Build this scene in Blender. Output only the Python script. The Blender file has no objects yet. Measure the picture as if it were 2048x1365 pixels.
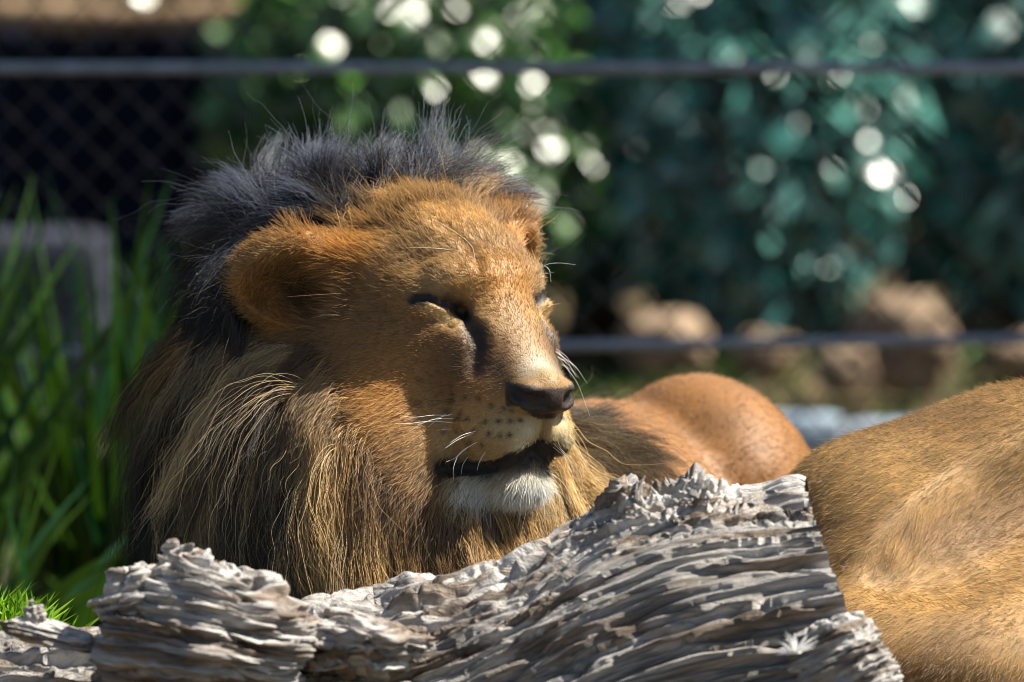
import bpy, math, random, os
import numpy as np
from mathutils import Vector, Matrix

# ------------------------------------------------------------------ camera, sky, sun, exposure
scn = bpy.context.scene
CAM = np.array([0.0, -10.0, 1.14]); AIM = np.array([0.0, 0.0, 0.62])
FWD = (AIM - CAM) / np.linalg.norm(AIM - CAM)
RGT = np.array([1.0, 0.0, 0.0]); UPV = np.cross(RGT, FWD)
FOCUS = float(np.linalg.norm(AIM - CAM)); PXM = 1707.0            # photograph pixels per metre at the lion
cam = bpy.data.cameras.new('camera'); camo = bpy.data.objects.new('camera', cam)
scn.collection.objects.link(camo); scn.camera = camo
camo.location = CAM; camo.rotation_euler = Vector(FWD).to_track_quat('-Z', 'Y').to_euler()
cam.sensor_width = 36; cam.lens = 36 * FOCUS / (2048 / PXM); cam.clip_end = 300; cam.clip_start = 0.1
cam.dof.use_dof = True; cam.dof.focus_distance = FOCUS - 0.07; cam.dof.aperture_fstop = cam.lens / 1000 / 0.068
SUN_TO = np.array([0.56, 0.02, 0.74]); SUN_TO = SUN_TO / np.linalg.norm(SUN_TO)
wd = bpy.data.worlds.new('World'); scn.world = wd; wd.use_nodes = True
_n = wd.node_tree.nodes; _bg = _n['Background']; _sky = _n.new('ShaderNodeTexSky'); _sky.sky_type = 'NISHITA'
_sky.sun_disc = False; _sky.sun_elevation = math.asin(SUN_TO[2]); _sky.sun_rotation = math.atan2(SUN_TO[0], SUN_TO[1])
wd.node_tree.links.new(_sky.outputs[0], _bg.inputs[0]); _bg.inputs[1].default_value = 0.05
_l = bpy.data.lights.new('sun', 'SUN'); _l.energy = 5.0; _l.angle = math.radians(0.53); _l.color = (1, .93, .82)
suno = bpy.data.objects.new('sun', _l); scn.collection.objects.link(suno)
suno.rotation_euler = Vector(SUN_TO).to_track_quat('Z', 'Y').to_euler(); suno.location = (4, 1, 8)
scn.view_settings.view_transform = 'Standard'; scn.view_settings.look = 'None'
scn.view_settings.exposure = 1.48; scn.view_settings.gamma = 1.0; scn.view_settings.use_curve_mapping = False
scn.render.engine = 'CYCLES'
cy = scn.cycles; cy.max_bounces = 5; cy.diffuse_bounces = 3; cy.glossy_bounces = 2; cy.transmission_bounces = 3
cy.transparent_max_bounces = 8; cy.use_denoising = True; cy.denoiser = 'OPENIMAGEDENOISE'; cy.denoising_input_passes = 'RGB_ALBEDO_NORMAL'; cy.denoising_prefilter = 'ACCURATE'; cy.pixel_filter_type = 'BLACKMAN_HARRIS'; cy.filter_width = 1.0; cy.caustics_reflective = False; cy.caustics_refractive = False
scn.cycles_curves.shape = 'RIBBONS'; scn.cycles_curves.subdivisions = 2

# ------------------------------------------------------------------ helpers
rng = np.random.default_rng(7)
def P(px, py, y):
    """world point seen at photograph pixel (px, py) standing at depth y (metres behind the lion's face)"""
    d = FWD + RGT * (px - 1024) / (PXM * FOCUS) - UPV * (py - 682.5) / (PXM * FOCUS)
    return CAM + d * ((y - CAM[1]) / d[1])
def PIX(p):
    q = np.asarray(p) - CAM; f = q @ FWD
    return np.stack([1024 + (q @ RGT) / f * PXM * FOCUS, 682.5 - (q @ UPV) / f * PXM * FOCUS], -1)
def s2l(c):
    c = np.asarray(c, float) / 255.0
    return np.where(c <= 0.04045, c / 12.92, ((c + 0.055) / 1.055) ** 2.4)
def smooth(a, b, x):
    t = np.clip((x - a) / (b - a), 0, 1); return t * t * (3 - 2 * t)
def unit(v): return v / np.maximum(np.linalg.norm(v, axis=-1, keepdims=True), 1e-9)

_G = np.random.default_rng(3).normal(size=(4096, 3)); _G = _G / np.linalg.norm(_G, axis=1, keepdims=True)
def noise(p):
    """gradient noise, about -1..1, p (N,3)"""
    p = np.asarray(p, float); i = np.floor(p).astype(np.int64); f = p - i
    w = f * f * f * (f * (f * 6 - 15) + 10); r = 0
    for dx in (0, 1):
        for dy in (0, 1):
            for dz in (0, 1):
                h = ((i[:, 0] + dx) * 73856093 ^ (i[:, 1] + dy) * 19349663 ^ (i[:, 2] + dz) * 83492791) & 0x7fffffff
                g = _G[(h ^ (h >> 13)) % 4096]
                d = (g * (f - np.array([dx, dy, dz]))).sum(1)
                r = r + d * (w[:, 0] if dx else 1 - w[:, 0]) * (w[:, 1] if dy else 1 - w[:, 1]) * (w[:, 2] if dz else 1 - w[:, 2])
    return r * 1.6
def fbm(p, n=4, g=0.5):
    r = 0; a = 1.0
    for k in range(n): r = r + a * noise(p * 2 ** k + 17.3 * k); a *= g
    return r

def link(o, parent=None):
    scn.collection.objects.link(o)
    if parent is not None: o.parent = parent
    return o
def tag(o, label=None, cat=None, group=None, kind=None):
    for k, v in (('label', label), ('category', cat), ('group', group), ('kind', kind)):
        if v: o[k] = v
    return o
def empty(name, loc=(0, 0, 0)):
    o = bpy.data.objects.new(name, None); o.location = loc; o.empty_display_size = 0.1; return link(o)
def mesh(name, v, f, mat=None, parent=None, smooth_=True, col=None, world=True):
    """one mesh object; v is in world coordinates and is moved into the parent's frame"""
    v = np.asarray(v, float)
    if parent is not None and world: v = v - np.array(parent.location)
    me = bpy.data.meshes.new(name)
    f = np.asarray(f) if not isinstance(f, list) else f
    if isinstance(f, np.ndarray):
        me.vertices.add(len(v)); me.vertices.foreach_set('co', v.astype(np.float32).ravel())
        n, k = f.shape; me.loops.add(n * k); me.loops.foreach_set('vertex_index', f.astype(np.int32).ravel())
        me.polygons.add(n); me.polygons.foreach_set('loop_start', np.arange(0, n * k, k, dtype=np.int32))
        me.update(calc_edges=True)
    else:
        me.from_pydata(v.tolist(), [], f)
    if smooth_: me.polygons.foreach_set('use_smooth', np.ones(len(me.polygons), bool))
    if col is not None:
        at = me.attributes.new('tint', 'FLOAT_COLOR', 'POINT')
        at.data.foreach_set('color', np.c_[col, np.ones(len(col))].astype(np.float32).ravel())
    me.validate(); 
    if mat: me.materials.append(mat)
    return link(bpy.data.objects.new(name, me), parent)

def mat_new(name):
    m = bpy.data.materials.new(name); m.use_nodes = True
    nt = m.node_tree; return m, nt, nt.nodes['Principled BSDF']
def mat_tint(name, rough=0.8, spec=0.3, bump=0.0, scale=400.0):
    m, nt, b = mat_new(name)
    a = nt.nodes.new('ShaderNodeAttribute'); a.attribute_name = 'tint'
    nt.links.new(a.outputs['Color'], b.inputs['Base Color'])
    b.inputs['Roughness'].default_value = rough; b.inputs['Specular IOR Level'].default_value = spec
    if bump:
        t = nt.nodes.new('ShaderNodeTexNoise'); t.inputs['Scale'].default_value = scale; t.inputs['Detail'].default_value = 6
        c = nt.nodes.new('ShaderNodeTexCoord'); nt.links.new(c.outputs['Object'], t.inputs['Vector'])
        bp = nt.nodes.new('ShaderNodeBump'); bp.inputs['Strength'].default_value = bump; bp.inputs['Distance'].default_value = 0.003
        nt.links.new(t.outputs['Fac'], bp.inputs['Height']); nt.links.new(bp.outputs[0], b.inputs['Normal'])
    return m
def mat_plain(name, c1, c2=None, scale=8.0, rough=0.8, spec=0.3, bump=0.0, detail=5.0):
    m, nt, b = mat_new(name)
    b.inputs['Roughness'].default_value = rough; b.inputs['Specular IOR Level'].default_value = spec
    if c2 is None: b.inputs['Base Color'].default_value = (*c1, 1); return m
    t = nt.nodes.new('ShaderNodeTexNoise'); t.inputs['Scale'].default_value = scale; t.inputs['Detail'].default_value = detail
    c = nt.nodes.new('ShaderNodeTexCoord'); nt.links.new(c.outputs['Object'], t.inputs['Vector'])
    r = nt.nodes.new('ShaderNodeValToRGB'); nt.links.new(t.outputs['Fac'], r.inputs[0])
    r.color_ramp.elements[0].position = .35; r.color_ramp.elements[1].position = .65
    r.color_ramp.elements[0].color = (*c1, 1); r.color_ramp.elements[1].color = (*c2, 1)
    nt.links.new(r.outputs[0], b.inputs['Base Color'])
    if bump:
        bp = nt.nodes.new('ShaderNodeBump'); bp.inputs['Strength'].default_value = bump
        nt.links.new(t.outputs['Fac'], bp.inputs['Height']); nt.links.new(bp.outputs[0], b.inputs['Normal'])
    return m

# ---- signed-distance modelling on a rectilinear grid, meshed with surface nets
class Field:
    def __init__(self, xs, ys, zs):
        self.ax = [np.asarray(a, np.float32) for a in (xs, ys, zs)]
        self.F = np.full([len(a) for a in self.ax], 0.25, np.float32)
    def block(self, lo, hi):
        sl = []
        for a, l, h in zip(self.ax, lo, hi):
            i, j = np.searchsorted(a, l), np.searchsorted(a, h)
            if j <= i: return None, None
            sl.append(slice(i, j))
        g = np.meshgrid(*[a[s] for a, s in zip(self.ax, sl)], indexing='ij')
        return tuple(sl), np.stack(g, -1)
    def put(self, fn, lo, hi, k=0.03, carve=False):
        sl, q = self.block(np.asarray(lo) - 2 * k - .03, np.asarray(hi) + 2 * k + .03)
        if sl is None: return
        d = fn(q.reshape(-1, 3)).reshape(q.shape[:3]).astype(np.float32); A = self.F[sl]
        if carve: A, d = -A, d
        h = np.clip(0.5 + 0.5 * (A - d) / k, 0, 1)
        r = A * (1 - h) + d * h - k * h * (1 - h)
        self.F[sl] = -r if carve else r
    def ell(self, c, r, M=np.eye(3), k=0.03, carve=False):
        """ellipsoid, centre c, radii r along the rows of M"""
        c = np.asarray(c, float); r = np.asarray(r, float); M = np.asarray(M, float)
        e = np.sqrt(((M * r[:, None]) ** 2).sum(0))
        def fn(q):
            l = (q - c) @ M.T; k0 = np.linalg.norm(l / r, axis=1); k1 = np.linalg.norm(l / r ** 2, axis=1)
            return k0 * (k0 - 1) / np.maximum(k1, 1e-6)
        self.put(fn, c - e, c + e, k, carve)
    def cap(self, a, b, ra, rb=None, k=0.03, carve=False):
        """tapered capsule a-b"""
        a = np.asarray(a, float); b = np.asarray(b, float); rb = ra if rb is None else rb
        ab = b - a; L = max(float(ab @ ab), 1e-12); m = max(ra, rb)
        def fn(q):
            t = np.clip(((q - a) @ ab) / L, 0, 1)
            return np.linalg.norm(q - a - t[:, None] * ab, axis=1) - (ra + (rb - ra) * t)
        self.put(fn, np.minimum(a, b) - m, np.maximum(a, b) + m, k, carve)
    def at(self, p):
        ii = []; ff = []
        for d in range(3):
            a = self.ax[d]; i = np.clip(np.searchsorted(a, p[:, d]) - 1, 0, len(a) - 2)
            ii.append(i); ff.append(np.clip((p[:, d] - a[i]) / (a[i + 1] - a[i]), 0, 1))
        r = 0
        for dx in (0, 1):
            for dy in (0, 1):
                for dz in (0, 1):
                    w = (ff[0] if dx else 1 - ff[0]) * (ff[1] if dy else 1 - ff[1]) * (ff[2] if dz else 1 - ff[2])
                    r = r + w * self.F[ii[0] + dx, ii[1] + dy, ii[2] + dz]
        return r
    def grad(self, p, e=0.006):
        g = np.stack([self.at(p + e * np.eye(3)[d]) - self.at(p - e * np.eye(3)[d]) for d in range(3)], -1)
        return unit(g)
    def mesh(self):
        F = self.F; ins = F < 0; n = F.shape
        c = np.zeros([m - 1 for m in n], np.int8)
        offs = [(a, b, d) for a in (0, 1) for b in (0, 1) for d in (0, 1)]
        for a, b, d in offs: c += ins[a:n[0] - 1 + a, b:n[1] - 1 + b, d:n[2] - 1 + d]
        act = np.argwhere((c > 0) & (c < 8)); idx = np.full(c.shape, -1, np.int32); idx[tuple(act.T)] = np.arange(len(act))
        pos = {}; val = {}
        for o in offs:
            g = act + np.array(o); val[o] = F[g[:, 0], g[:, 1], g[:, 2]]
            pos[o] = np.stack([self.ax[d][g[:, d]] for d in range(3)], -1)
        s = np.zeros((len(act), 3)); w = np.zeros(len(act))
        for o in offs:
            for d in range(3):
                if o[d] == 0:
                    o2 = tuple(1 if q == d else o[q] for q in range(3))
                    a, b = val[o], val[o2]; cr = (a < 0) != (b < 0)
                    t = np.where(cr, a / np.where(cr, a - b, 1), 0)
                    s += np.where(cr[:, None], pos[o] + t[:, None] * (pos[o2] - pos[o]), 0); w += cr
        v = s / w[:, None]; quads = []
        for d in range(3):
            a = ins[tuple(slice(0, -1) if q == d else slice(None) for q in range(3))]
            b = ins[tuple(slice(1, None) if q == d else slice(None) for q in range(3))]
            e = np.argwhere(a != b); d1, d2 = (d + 1) % 3, (d + 2) % 3
            e = e[(e[:, d1] > 0) & (e[:, d2] > 0) & (e[:, d1] < n[d1] - 1) & (e[:, d2] < n[d2] - 1)]
            fl = a[tuple(e.T)]
            def cell(o1, o2):
                g = e.copy(); g[:, d1] -= o1; g[:, d2] -= o2; return idx[tuple(g.T)]
            q = np.stack([cell(1, 1), cell(0, 1), cell(0, 0), cell(1, 0)], 1)
            q[~fl] = q[~fl][:, ::-1]; quads.append(q)
        f = np.concatenate(quads); return v, f[(f >= 0).all(1)]
def axis(fine_lo, fine_hi, h, lo, hi, H):
    """fine spacing h between fine_lo and fine_hi, growing to H outside"""
    a = list(np.arange(fine_lo, fine_hi, h)); s = h
    while a[-1] < hi: s = min(s * 1.15, H); a.append(a[-1] + s)
    s = h
    while a[0] > lo: s = min(s * 1.15, H); a.insert(0, a[0] - s)
    return a
def vnormals(v, f):
    t = np.concatenate([f[:, [0, 1, 2]], f[:, [0, 2, 3]]]) if f.shape[1] == 4 else f
    fn = np.cross(v[t[:, 1]] - v[t[:, 0]], v[t[:, 2]] - v[t[:, 0]]); n = np.zeros_like(v)
    for k in range(3): np.add.at(n, t[:, k], fn)
    return unit(n)

# ------------------------------------------------------------------ the ground
def terrain(x, y):
    z = .285 * np.exp(-(((x + .60) / .20) ** 2 + ((y + .06) / .10) ** 2))
    q = np.stack([x, y, 0 * x], -1).reshape(-1, 3)
    z = z + .012 * noise(q * 1.7).reshape(x.shape) + .004 * noise(q * 9).reshape(x.shape)
    z = z + 3.2 * smooth(12.3, 16.5, y) + .10 * smooth(6.5, 9.0, y) * smooth(-.2, .6, x)
    return z
gx = np.concatenate([np.arange(-60, -3, 3.0), np.arange(-3, 3, .05), np.arange(3, 61, 3.0)])
gy = np.concatenate([np.arange(-40, -1.5, 2.0), np.arange(-1.5, 3, .05), np.arange(3, 17, .2), np.arange(17, 90, 4.0)])
GX, GY = np.meshgrid(gx, gy, indexing='ij'); GZ = terrain(GX, GY); nx, ny = GX.shape
ii = np.arange(nx * ny).reshape(nx, ny)
gf = np.stack([ii[:-1, :-1], ii[1:, :-1], ii[1:, 1:], ii[:-1, 1:]], -1).reshape(-1, 4)
ground = mesh('ground', np.stack([GX, GY, GZ], -1).reshape(-1, 3), gf, mat_plain('earth', s2l([62, 52, 40]), s2l([96, 84, 62]), 6, .95, .1, .4))
tag(ground, kind='structure')
def blade_strip(base, tip, width, bend, K=6, side=None, fold=.25, twist=0.0):
    """a tapering strap leaf from base to tip, bending by vector bend, with a mid fold"""
    base, tip, bend = map(np.asarray, (base, tip, bend)); t = np.linspace(0, 1, K)
    c = base + (tip - base) * t[:, None] + bend * (t ** 2.2)[:, None]
    d = unit(np.gradient(c, axis=0)); s = np.cross(d, side if side is not None else np.array([0, 1.0, .1])); s = unit(s); nrm = np.cross(s, d)
    w = width * np.interp(t, [0, .3, .75, 1], [.7, 1, .7, .04])
    ang = twist * t; s2 = s * np.cos(ang)[:, None] + nrm * np.sin(ang)[:, None]; n2 = np.cross(s2, d)
    v = np.concatenate([c - s2 * w[:, None] / 2 + n2 * (w * fold)[:, None], c, c + s2 * w[:, None] / 2 + n2 * (w * fold)[:, None]])
    f = []
    for k in range(K - 1):
        f += [(k, k + 1, K + k + 1, K + k), (K + k, K + k + 1, 2 * K + k + 1, 2 * K + k)]
    return v, np.array(f)
def join(parts):
    V, F, o = [], [], 0
    for v, f in parts: V.append(v); F.append(f + o); o += len(v)
    return np.concatenate(V), np.concatenate(F)
def mat_leaf(name, c1, c2, rough=.35, spec=.5, trans=.25):
    m, nt, b = mat_new(name)
    oi = nt.nodes.new('ShaderNodeNewGeometry'); r = nt.nodes.new('ShaderNodeValToRGB')
    nt.links.new(oi.outputs['Random Per Island'], r.inputs[0])
    r.color_ramp.elements[0].color = (*c1, 1); r.color_ramp.elements[1].color = (*c2, 1)
    nt.links.new(r.outputs[0], b.inputs['Base Color']); b.inputs['Roughness'].default_value = rough; b.inputs['Specular IOR Level'].default_value = spec
    t = nt.nodes.new('ShaderNodeBsdfTranslucent'); nt.links.new(r.outputs[0], t.inputs[0]); mx = nt.nodes.new('ShaderNodeMixShader')
    mx.inputs[0].default_value = trans; nt.links.new(b.outputs[0], mx.inputs[1]); nt.links.new(t.outputs[0], mx.inputs[2])
    nt.links.new(mx.outputs[0], nt.nodes['Material Output'].inputs[0]); return m
R_ = np.random.default_rng(11)
# short grass in the light behind the log
gl = []
bx, by = R_.normal(-.60, .11, 2600), R_.normal(-.08, .06, 2600); bz = terrain(bx, by)
for x, y, z in zip(bx, by, bz):
    hgt = R_.uniform(.03, .075); a = R_.uniform(0, 6.28)
    gl.append(blade_strip((x, y, z - .003), (x + R_.normal(0, .012), y + R_.normal(0, .012), z + hgt), R_.uniform(.004, .007), (R_.normal(0, .02), R_.normal(0, .02), -.01), 4, np.array([math.cos(a), math.sin(a), 0.1])))
v, f = join(gl); tag(mesh('grass', v, f, mat_leaf('grass_blades', s2l([70, 120, 16]), s2l([140, 176, 40]), .5, .3, .35)), 'bright green sunlit grass growing behind the log', 'grass', kind='stuff')
gl = []
bx, by = R_.uniform(-2.2, 2.2, 6000), R_.uniform(2.6, 9.5, 6000); bz = terrain(bx, by)
for x, y, z in zip(bx, by, bz):
    hgt = R_.uniform(.03, .08); a = R_.uniform(0, 6.28)
    gl.append(blade_strip((x, y, z - .003), (x + R_.normal(0, .015), y + R_.normal(0, .015), z + hgt), R_.uniform(.014, .022), (R_.normal(0, .03), R_.normal(0, .03), -.01), 3, np.array([math.cos(a), math.sin(a), 0.1])))
v, f = join(gl); tag(mesh('lawn', v, f, mat_leaf('lawn_blades', s2l([30, 58, 18]), s2l([66, 96, 30]), .5, .3, .3)), 'dark green lawn stretching back to the chain link fence', 'grass', kind='stuff')

# ------------------------------------------------------------------ strap-leaved clumps beside the lion
leaf_m = mat_leaf('strap_leaf', s2l([8, 46, 10]), s2l([58, 88, 16]), .38, .4, .3)
leaf_m2 = mat_leaf('strap_leaf_blue', s2l([8, 44, 18]), s2l([34, 78, 42]), .34, .5, .25)
def clump(x, y, n, hgt, spread, label, mats):
    z = float(terrain(np.array(x), np.array(y))); r = empty('strap_leaf_clump', (x, y, z)); tag(r, label, 'plant', 'strap leaved clumps beside the lion')
    for k in range(n):
        a = R_.uniform(0, 6.28); e = R_.uniform(.15, 1) ** .7 * spread; hh_ = hgt * R_.uniform(.6, 1.05)
        b = np.array([x + .05 * R_.normal(), y + .05 * R_.normal(), z]); t = b + np.array([math.cos(a) * e, math.sin(a) * e, hh_])
        bd = np.array([math.cos(a) * e * .6, math.sin(a) * e * .6, -.28 * e * R_.uniform(.3, 1.2)])
        v, f = blade_strip(b, t, R_.uniform(.018, .032), bd, 8, unit(np.array([-math.sin(a), math.cos(a), .2]) + .5 * R_.normal(size=3)), .22, R_.normal(0, .5))
        v = v + (np.cross(unit(t - b), [0, 0, 1.0]) * 0)
        mesh('leaf', v, f, mats[int(R_.random() < .35)], r)
clump(-.92, 2.45, 80, .74, .22, 'tall strap leaved clump against the slate wall, beyond the grass', (leaf_m, leaf_m2))
clump(-.62, 2.75, 80, .74, .24, 'strap leaved clump rising between its taller neighbour and the mane', (leaf_m, leaf_m2))
clump(-1.20, 2.8, 60, .78, .22, 'strap leaved clump farthest from the lion along the wall', (leaf_m, leaf_m2))
clump(-.38, 3.1, 60, .66, .22, 'strap leaved clump standing close behind the dark mane', (leaf_m2, leaf_m))
clump(-.74, 1.7, 50, .40, .26, 'low strap leaved clump just behind the sunlit grass', (leaf_m, leaf_m2))

# ------------------------------------------------------------------ chain link fence
def tube(pts, r, n=6, closed=False):
    pts = np.asarray(pts, float); K = len(pts); d = unit(np.gradient(pts, axis=0)); up = np.array([0.03, .1, 1.0])
    a = unit(np.cross(d, up)); b = np.cross(d, a); r = np.broadcast_to(r, (K,)); th = np.linspace(0, 2 * math.pi, n, endpoint=False)
    v = (pts[:, None] + r[:, None, None] * (a[:, None] * np.cos(th)[None, :, None] + b[:, None] * np.sin(th)[None, :, None])).reshape(-1, 3)
    f = [(k * n + j, k * n + (j + 1) % n, (k + 1) * n + (j + 1) % n, (k + 1) * n + j) for k in range(K - 1) for j in range(n)]
    return v, np.array(f)
FY = 3.6
fence = empty('chain_link_fence', (0, FY, 0)); tag(fence, 'dark chain link fence with galvanised rails behind the lion', 'fence')
wire = mat_plain('dark_wire', s2l([16, 18, 22]), rough=.5, spec=.4); galv = mat_plain('galvanised', s2l([104, 112, 122]), s2l([130, 138, 148]), 30, .45, .5)
W = []; pw, ph = .036, .036
for k in range(-58, 58):
    zs = np.arange(0, 2.2, ph); xs = (k + (np.arange(len(zs)) + k) % 2) * pw; ys = FY + np.where(np.arange(len(zs)) % 2 == 0, .003, -.003)
    W.append(tube(np.stack([xs, ys, zs], -1), .0024, 3))
v, f = join(W); tag(mesh('wire_mesh', v, f, wire, fence), kind='stuff')
for z, dz, r in ((.868, .0, .009), (.425, .014, .0085), (2.2, 0, .021)): 
    v, f = tube([(x, FY - .012, z + dz * x) for x in np.linspace(-2.0, 2.0, 12)], r, 10); mesh('rail', v, f, galv, fence)
for x in (-2.0, 2.0):
    v, f = tube([(x, FY + .06, z) for z in np.linspace(-.05, 2.25, 5)], .03, 12); mesh('post', v, f, galv, fence)

# ------------------------------------------------------------------ walls, timber, stones far behind
def slab(x0, x1, y0, y1, z0, z1, seed=0, amp=.006, n=14):
    """a worn block with softened, uneven faces"""
    g = np.linspace(-1, 1, n); V, F, o = [], [], 0; c = np.array([(x0 + x1) / 2, (y0 + y1) / 2, (z0 + z1) / 2]); hs = np.array([x1 - x0, y1 - y0, z1 - z0]) / 2
    for ax in range(3):
        for sg in (-1, 1):
            A, B = np.meshgrid(g, g, indexing='ij'); q = np.zeros((n * n, 3)); q[:, ax] = sg; q[:, (ax + 1) % 3] = A.ravel(); q[:, (ax + 2) % 3] = B.ravel() * sg
            V.append(q); i = np.arange(n * n).reshape(n, n)
            F.append(np.stack([i[:-1, :-1], i[1:, :-1], i[1:, 1:], i[:-1, 1:]], -1).reshape(-1, 4) + o); o += n * n
    q = np.concatenate(V); e = np.abs(q); r = q / (np.maximum((e ** 8).sum(1), 1e-9) ** (1 / 8))[:, None]
    q = q * .3 + r * .7; p = c + q * hs; p = p + unit(q) * (amp * fbm(p * 9 + seed, 3))[:, None]; return p, np.concatenate(F)
def rock(c, r, seed, n=40, m=28):
    th = np.linspace(0, 2 * math.pi, n, endpoint=False); ph = np.linspace(0, math.pi, m); T, PH = np.meshgrid(th, ph, indexing='ij')
    q = np.stack([np.cos(T) * np.sin(PH), np.sin(T) * np.sin(PH), np.cos(PH)], -1).reshape(-1, 3)
    e = np.sign(q) * np.abs(q) ** .75; k = 1 + .22 * fbm(q * 1.6 + seed, 4) ; p = np.asarray(c) + e * k[:, None] * np.asarray(r)
    i = np.arange(n * m).reshape(n, m); j = np.roll(i, -1, 0)
    return p, np.stack([i[:, :-1], i[:, 1:], j[:, 1:], j[:, :-1]], -1).reshape(-1, 4)
slate_m = mat_plain('slate_wall', s2l([9, 14, 28]), s2l([15, 22, 40]), 3, .95, .1, .2)
wall = empty('panel_wall', (-1.0, 9.4, 0)); tag(wall, 'dark slate blue boarded wall under the round timber beam', 'wall')
v, f = slab(-2.6, -.45, 9.48, 9.53, -.05, .85, 3, .003, 8); mesh('backing', v, f, slate_m, wall); x = -2.6; k = 0
while x < -.42:
    w = .17 + .03 * R_.random(); v, f = slab(x, x + w - .008, 9.4 + .012 * R_.random(), 9.46, -.05, .855, k, .004, 8); mesh('board', v, f, slate_m, wall); x += w; k += 1
v, f = tube([(x, 9.3 + .01 * math.sin(5 * x), .862 - .012 * x + .006 * math.sin(9 * x)) for x in np.linspace(-2.6, -.12, 40)], .034 + .004 * np.sin(np.arange(40) * 1.3), 14)
tag(mesh('timber_beam', v, f, mat_plain('timber', s2l([104, 84, 64]), s2l([140, 118, 92]), 12, .8, .2, .4)), 'round sunlit timber beam lying along the slate boarded wall', 'beam')
v, f = slab(-1.30, -.86, 8.0, 8.4, 0, .43, 4, .006); tag(mesh('concrete_block', v, f, mat_plain('concrete', s2l([30, 33, 46]), s2l([42, 45, 58]), 10, .85, .3, .2)), 'grey concrete block standing in front of the slate boarded wall', 'block')
stone = mat_plain('pale_stone', s2l([92, 76, 62]), s2l([140, 120, 98]), 9, .85, .2, .5)
for c, r, lb in (((.33, 8.2, .19), (.09, .09, .06), 'rounded tan boulder behind the lion\'s back'), ((.82, 8.0, .20), (.11, .10, .10), 'large tan boulder at the foot of the blue green shrub'),
                 ((.70, 7.9, .15), (.06, .06, .05), 'small tan stone leaning on the large boulder'), ((1.12, 8.4, .14), (.09, .09, .06), 'tan boulder past the large one, half behind the lioness'), ((.55, 8.5, .15), (.07, .07, .05), 'grey tan stone lying between the two bigger boulders')):
    v, f = rock(c, r, c[0] * 9); tag(mesh('boulder', v, f, stone), lb, 'boulder', 'boulders below the shrubs')
kerb_m = mat_plain('blue_stone', s2l([96, 112, 130]), s2l([150, 164, 176]), 7, .6, .5, .2)
kw = empty('stone_edging', (1.0, 6.4, 0)); tag(kw, 'low edging of blue grey stones between lawn and boulders', 'edging')
x = -.5
while x < 2.6:
    w = R_.uniform(.16, .26); v, f = slab(x, x + w - .012, 6.3, 6.5 + .03 * R_.random(), -.03, .13 + .02 * R_.random(), x, .006, 8); mesh('stone', v, f, kerb_m, kw); x += w

# ------------------------------------------------------------------ shrubs and the added shade tree
def leaves(n, centre, radii, size, asp, seed, shell=.55, flat=.5, droop=.3):
    r = np.random.default_rng(seed); d = unit(r.normal(size=(n, 3))); rr = (shell + (1 - shell) * r.random(n)) ** .8
    cl = unit(r.normal(size=(60, 3))); amp = 1 + .22 * (np.max(d @ cl.T, axis=1) - .9) * 5
    p = np.asarray(centre) + d * np.asarray(radii) * (rr * amp)[:, None]
    ax = unit(d * .7 + r.normal(size=(n, 3)) * .6 + np.array([0, 0, -droop])); nn = unit(d * flat * .6 + np.array([.42, -.55, .60]) + r.normal(size=(n, 3)) * .42)
    sd = unit(np.cross(ax, nn)); nn = np.cross(sd, ax); L = size * r.uniform(.6, 1.35, n); w = L * asp
    out = []
    for t, ww, dz in ((0, .12, 0), (.35, 1, .06), (.7, .75, .04), (1, .05, -.12)):
        c = p + ax * (L * t)[:, None] + nn * (L * dz)[:, None]
        out += [c - sd * (w * ww / 2)[:, None] + nn * (w * .12 * ww)[:, None], c + sd * (w * ww / 2)[:, None] + nn * (w * .12 * ww)[:, None]]
    v = np.stack(out, 1).reshape(-1, 3); b = (np.arange(n) * 8)[:, None, None]
    f = (b + np.array([[0, 1, 3, 2], [2, 3, 5, 4], [4, 5, 7, 6]])[None]).reshape(-1, 4); return v, f
bark = mat_plain('bark', s2l([58, 46, 36]), s2l([92, 76, 60]), 14, .9, .2, .5)
def shrub(x, y, h, radii, n, size, asp, m, label, seed, z0=0.0, cat='shrub'):
    zt = float(terrain(np.array(x), np.array(y))); r = empty('leafy_shrub', (x, y, zt)); tag(r, label, cat, 'shrubs behind the fence')
    v, f = leaves(n, (x, y, zt + h), radii, size, asp, seed); mesh('crown', v, f, m, r)
    rr = np.random.default_rng(seed); S = []
    for k in range(6):
        e = np.array([x, y, zt + h]) + rr.normal(size=3) * np.asarray(radii) * .35; b = np.array([x, y, zt - .03]) + rr.normal(size=3) * [.05, .05, 0]
        t = np.linspace(0, 1, 7)[:, None]; c = b + (e - b) * t + np.sin(t * 3.1) * rr.normal(size=3) * .06; S.append(tube(c, np.linspace(.022, .008, 7), 6))
    v, f = join(S); mesh('stem', v, f, bark, r)
teal = mat_leaf('teal_leaf', s2l([12, 66, 62]), s2l([84, 150, 138]), .31, 1.0, .15)
green = mat_leaf('green_leaf', s2l([14, 58, 16]), s2l([68, 116, 34]), .34, 1.0, .2)
deep = mat_leaf('deep_leaf', s2l([12, 60, 34]), s2l([64, 124, 60]), .31, 1.0, .2)
shrub(.52, 9.3, .66, (.36, .34, .56), 1700, .11, .40, teal, 'narrow blue green shrub with glossy leaves above the small stones', 1)
shrub(1.22, 9.8, .74, (.46, .42, .62), 2200, .12, .40, teal, 'broad blue green shrub with glossy leaves above the large boulder', 8)
shrub(.25, 10.2, .80, (.6, .5, .6), 2600, .11, .40, teal, 'glossy blue green shrub behind the lion\'s head', 2)
shrub(1.85, 10.9, .70, (.6, .5, .65), 2600, .11, .40, deep, 'dark green shrub beyond the boulders past the lioness', 3)
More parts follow.
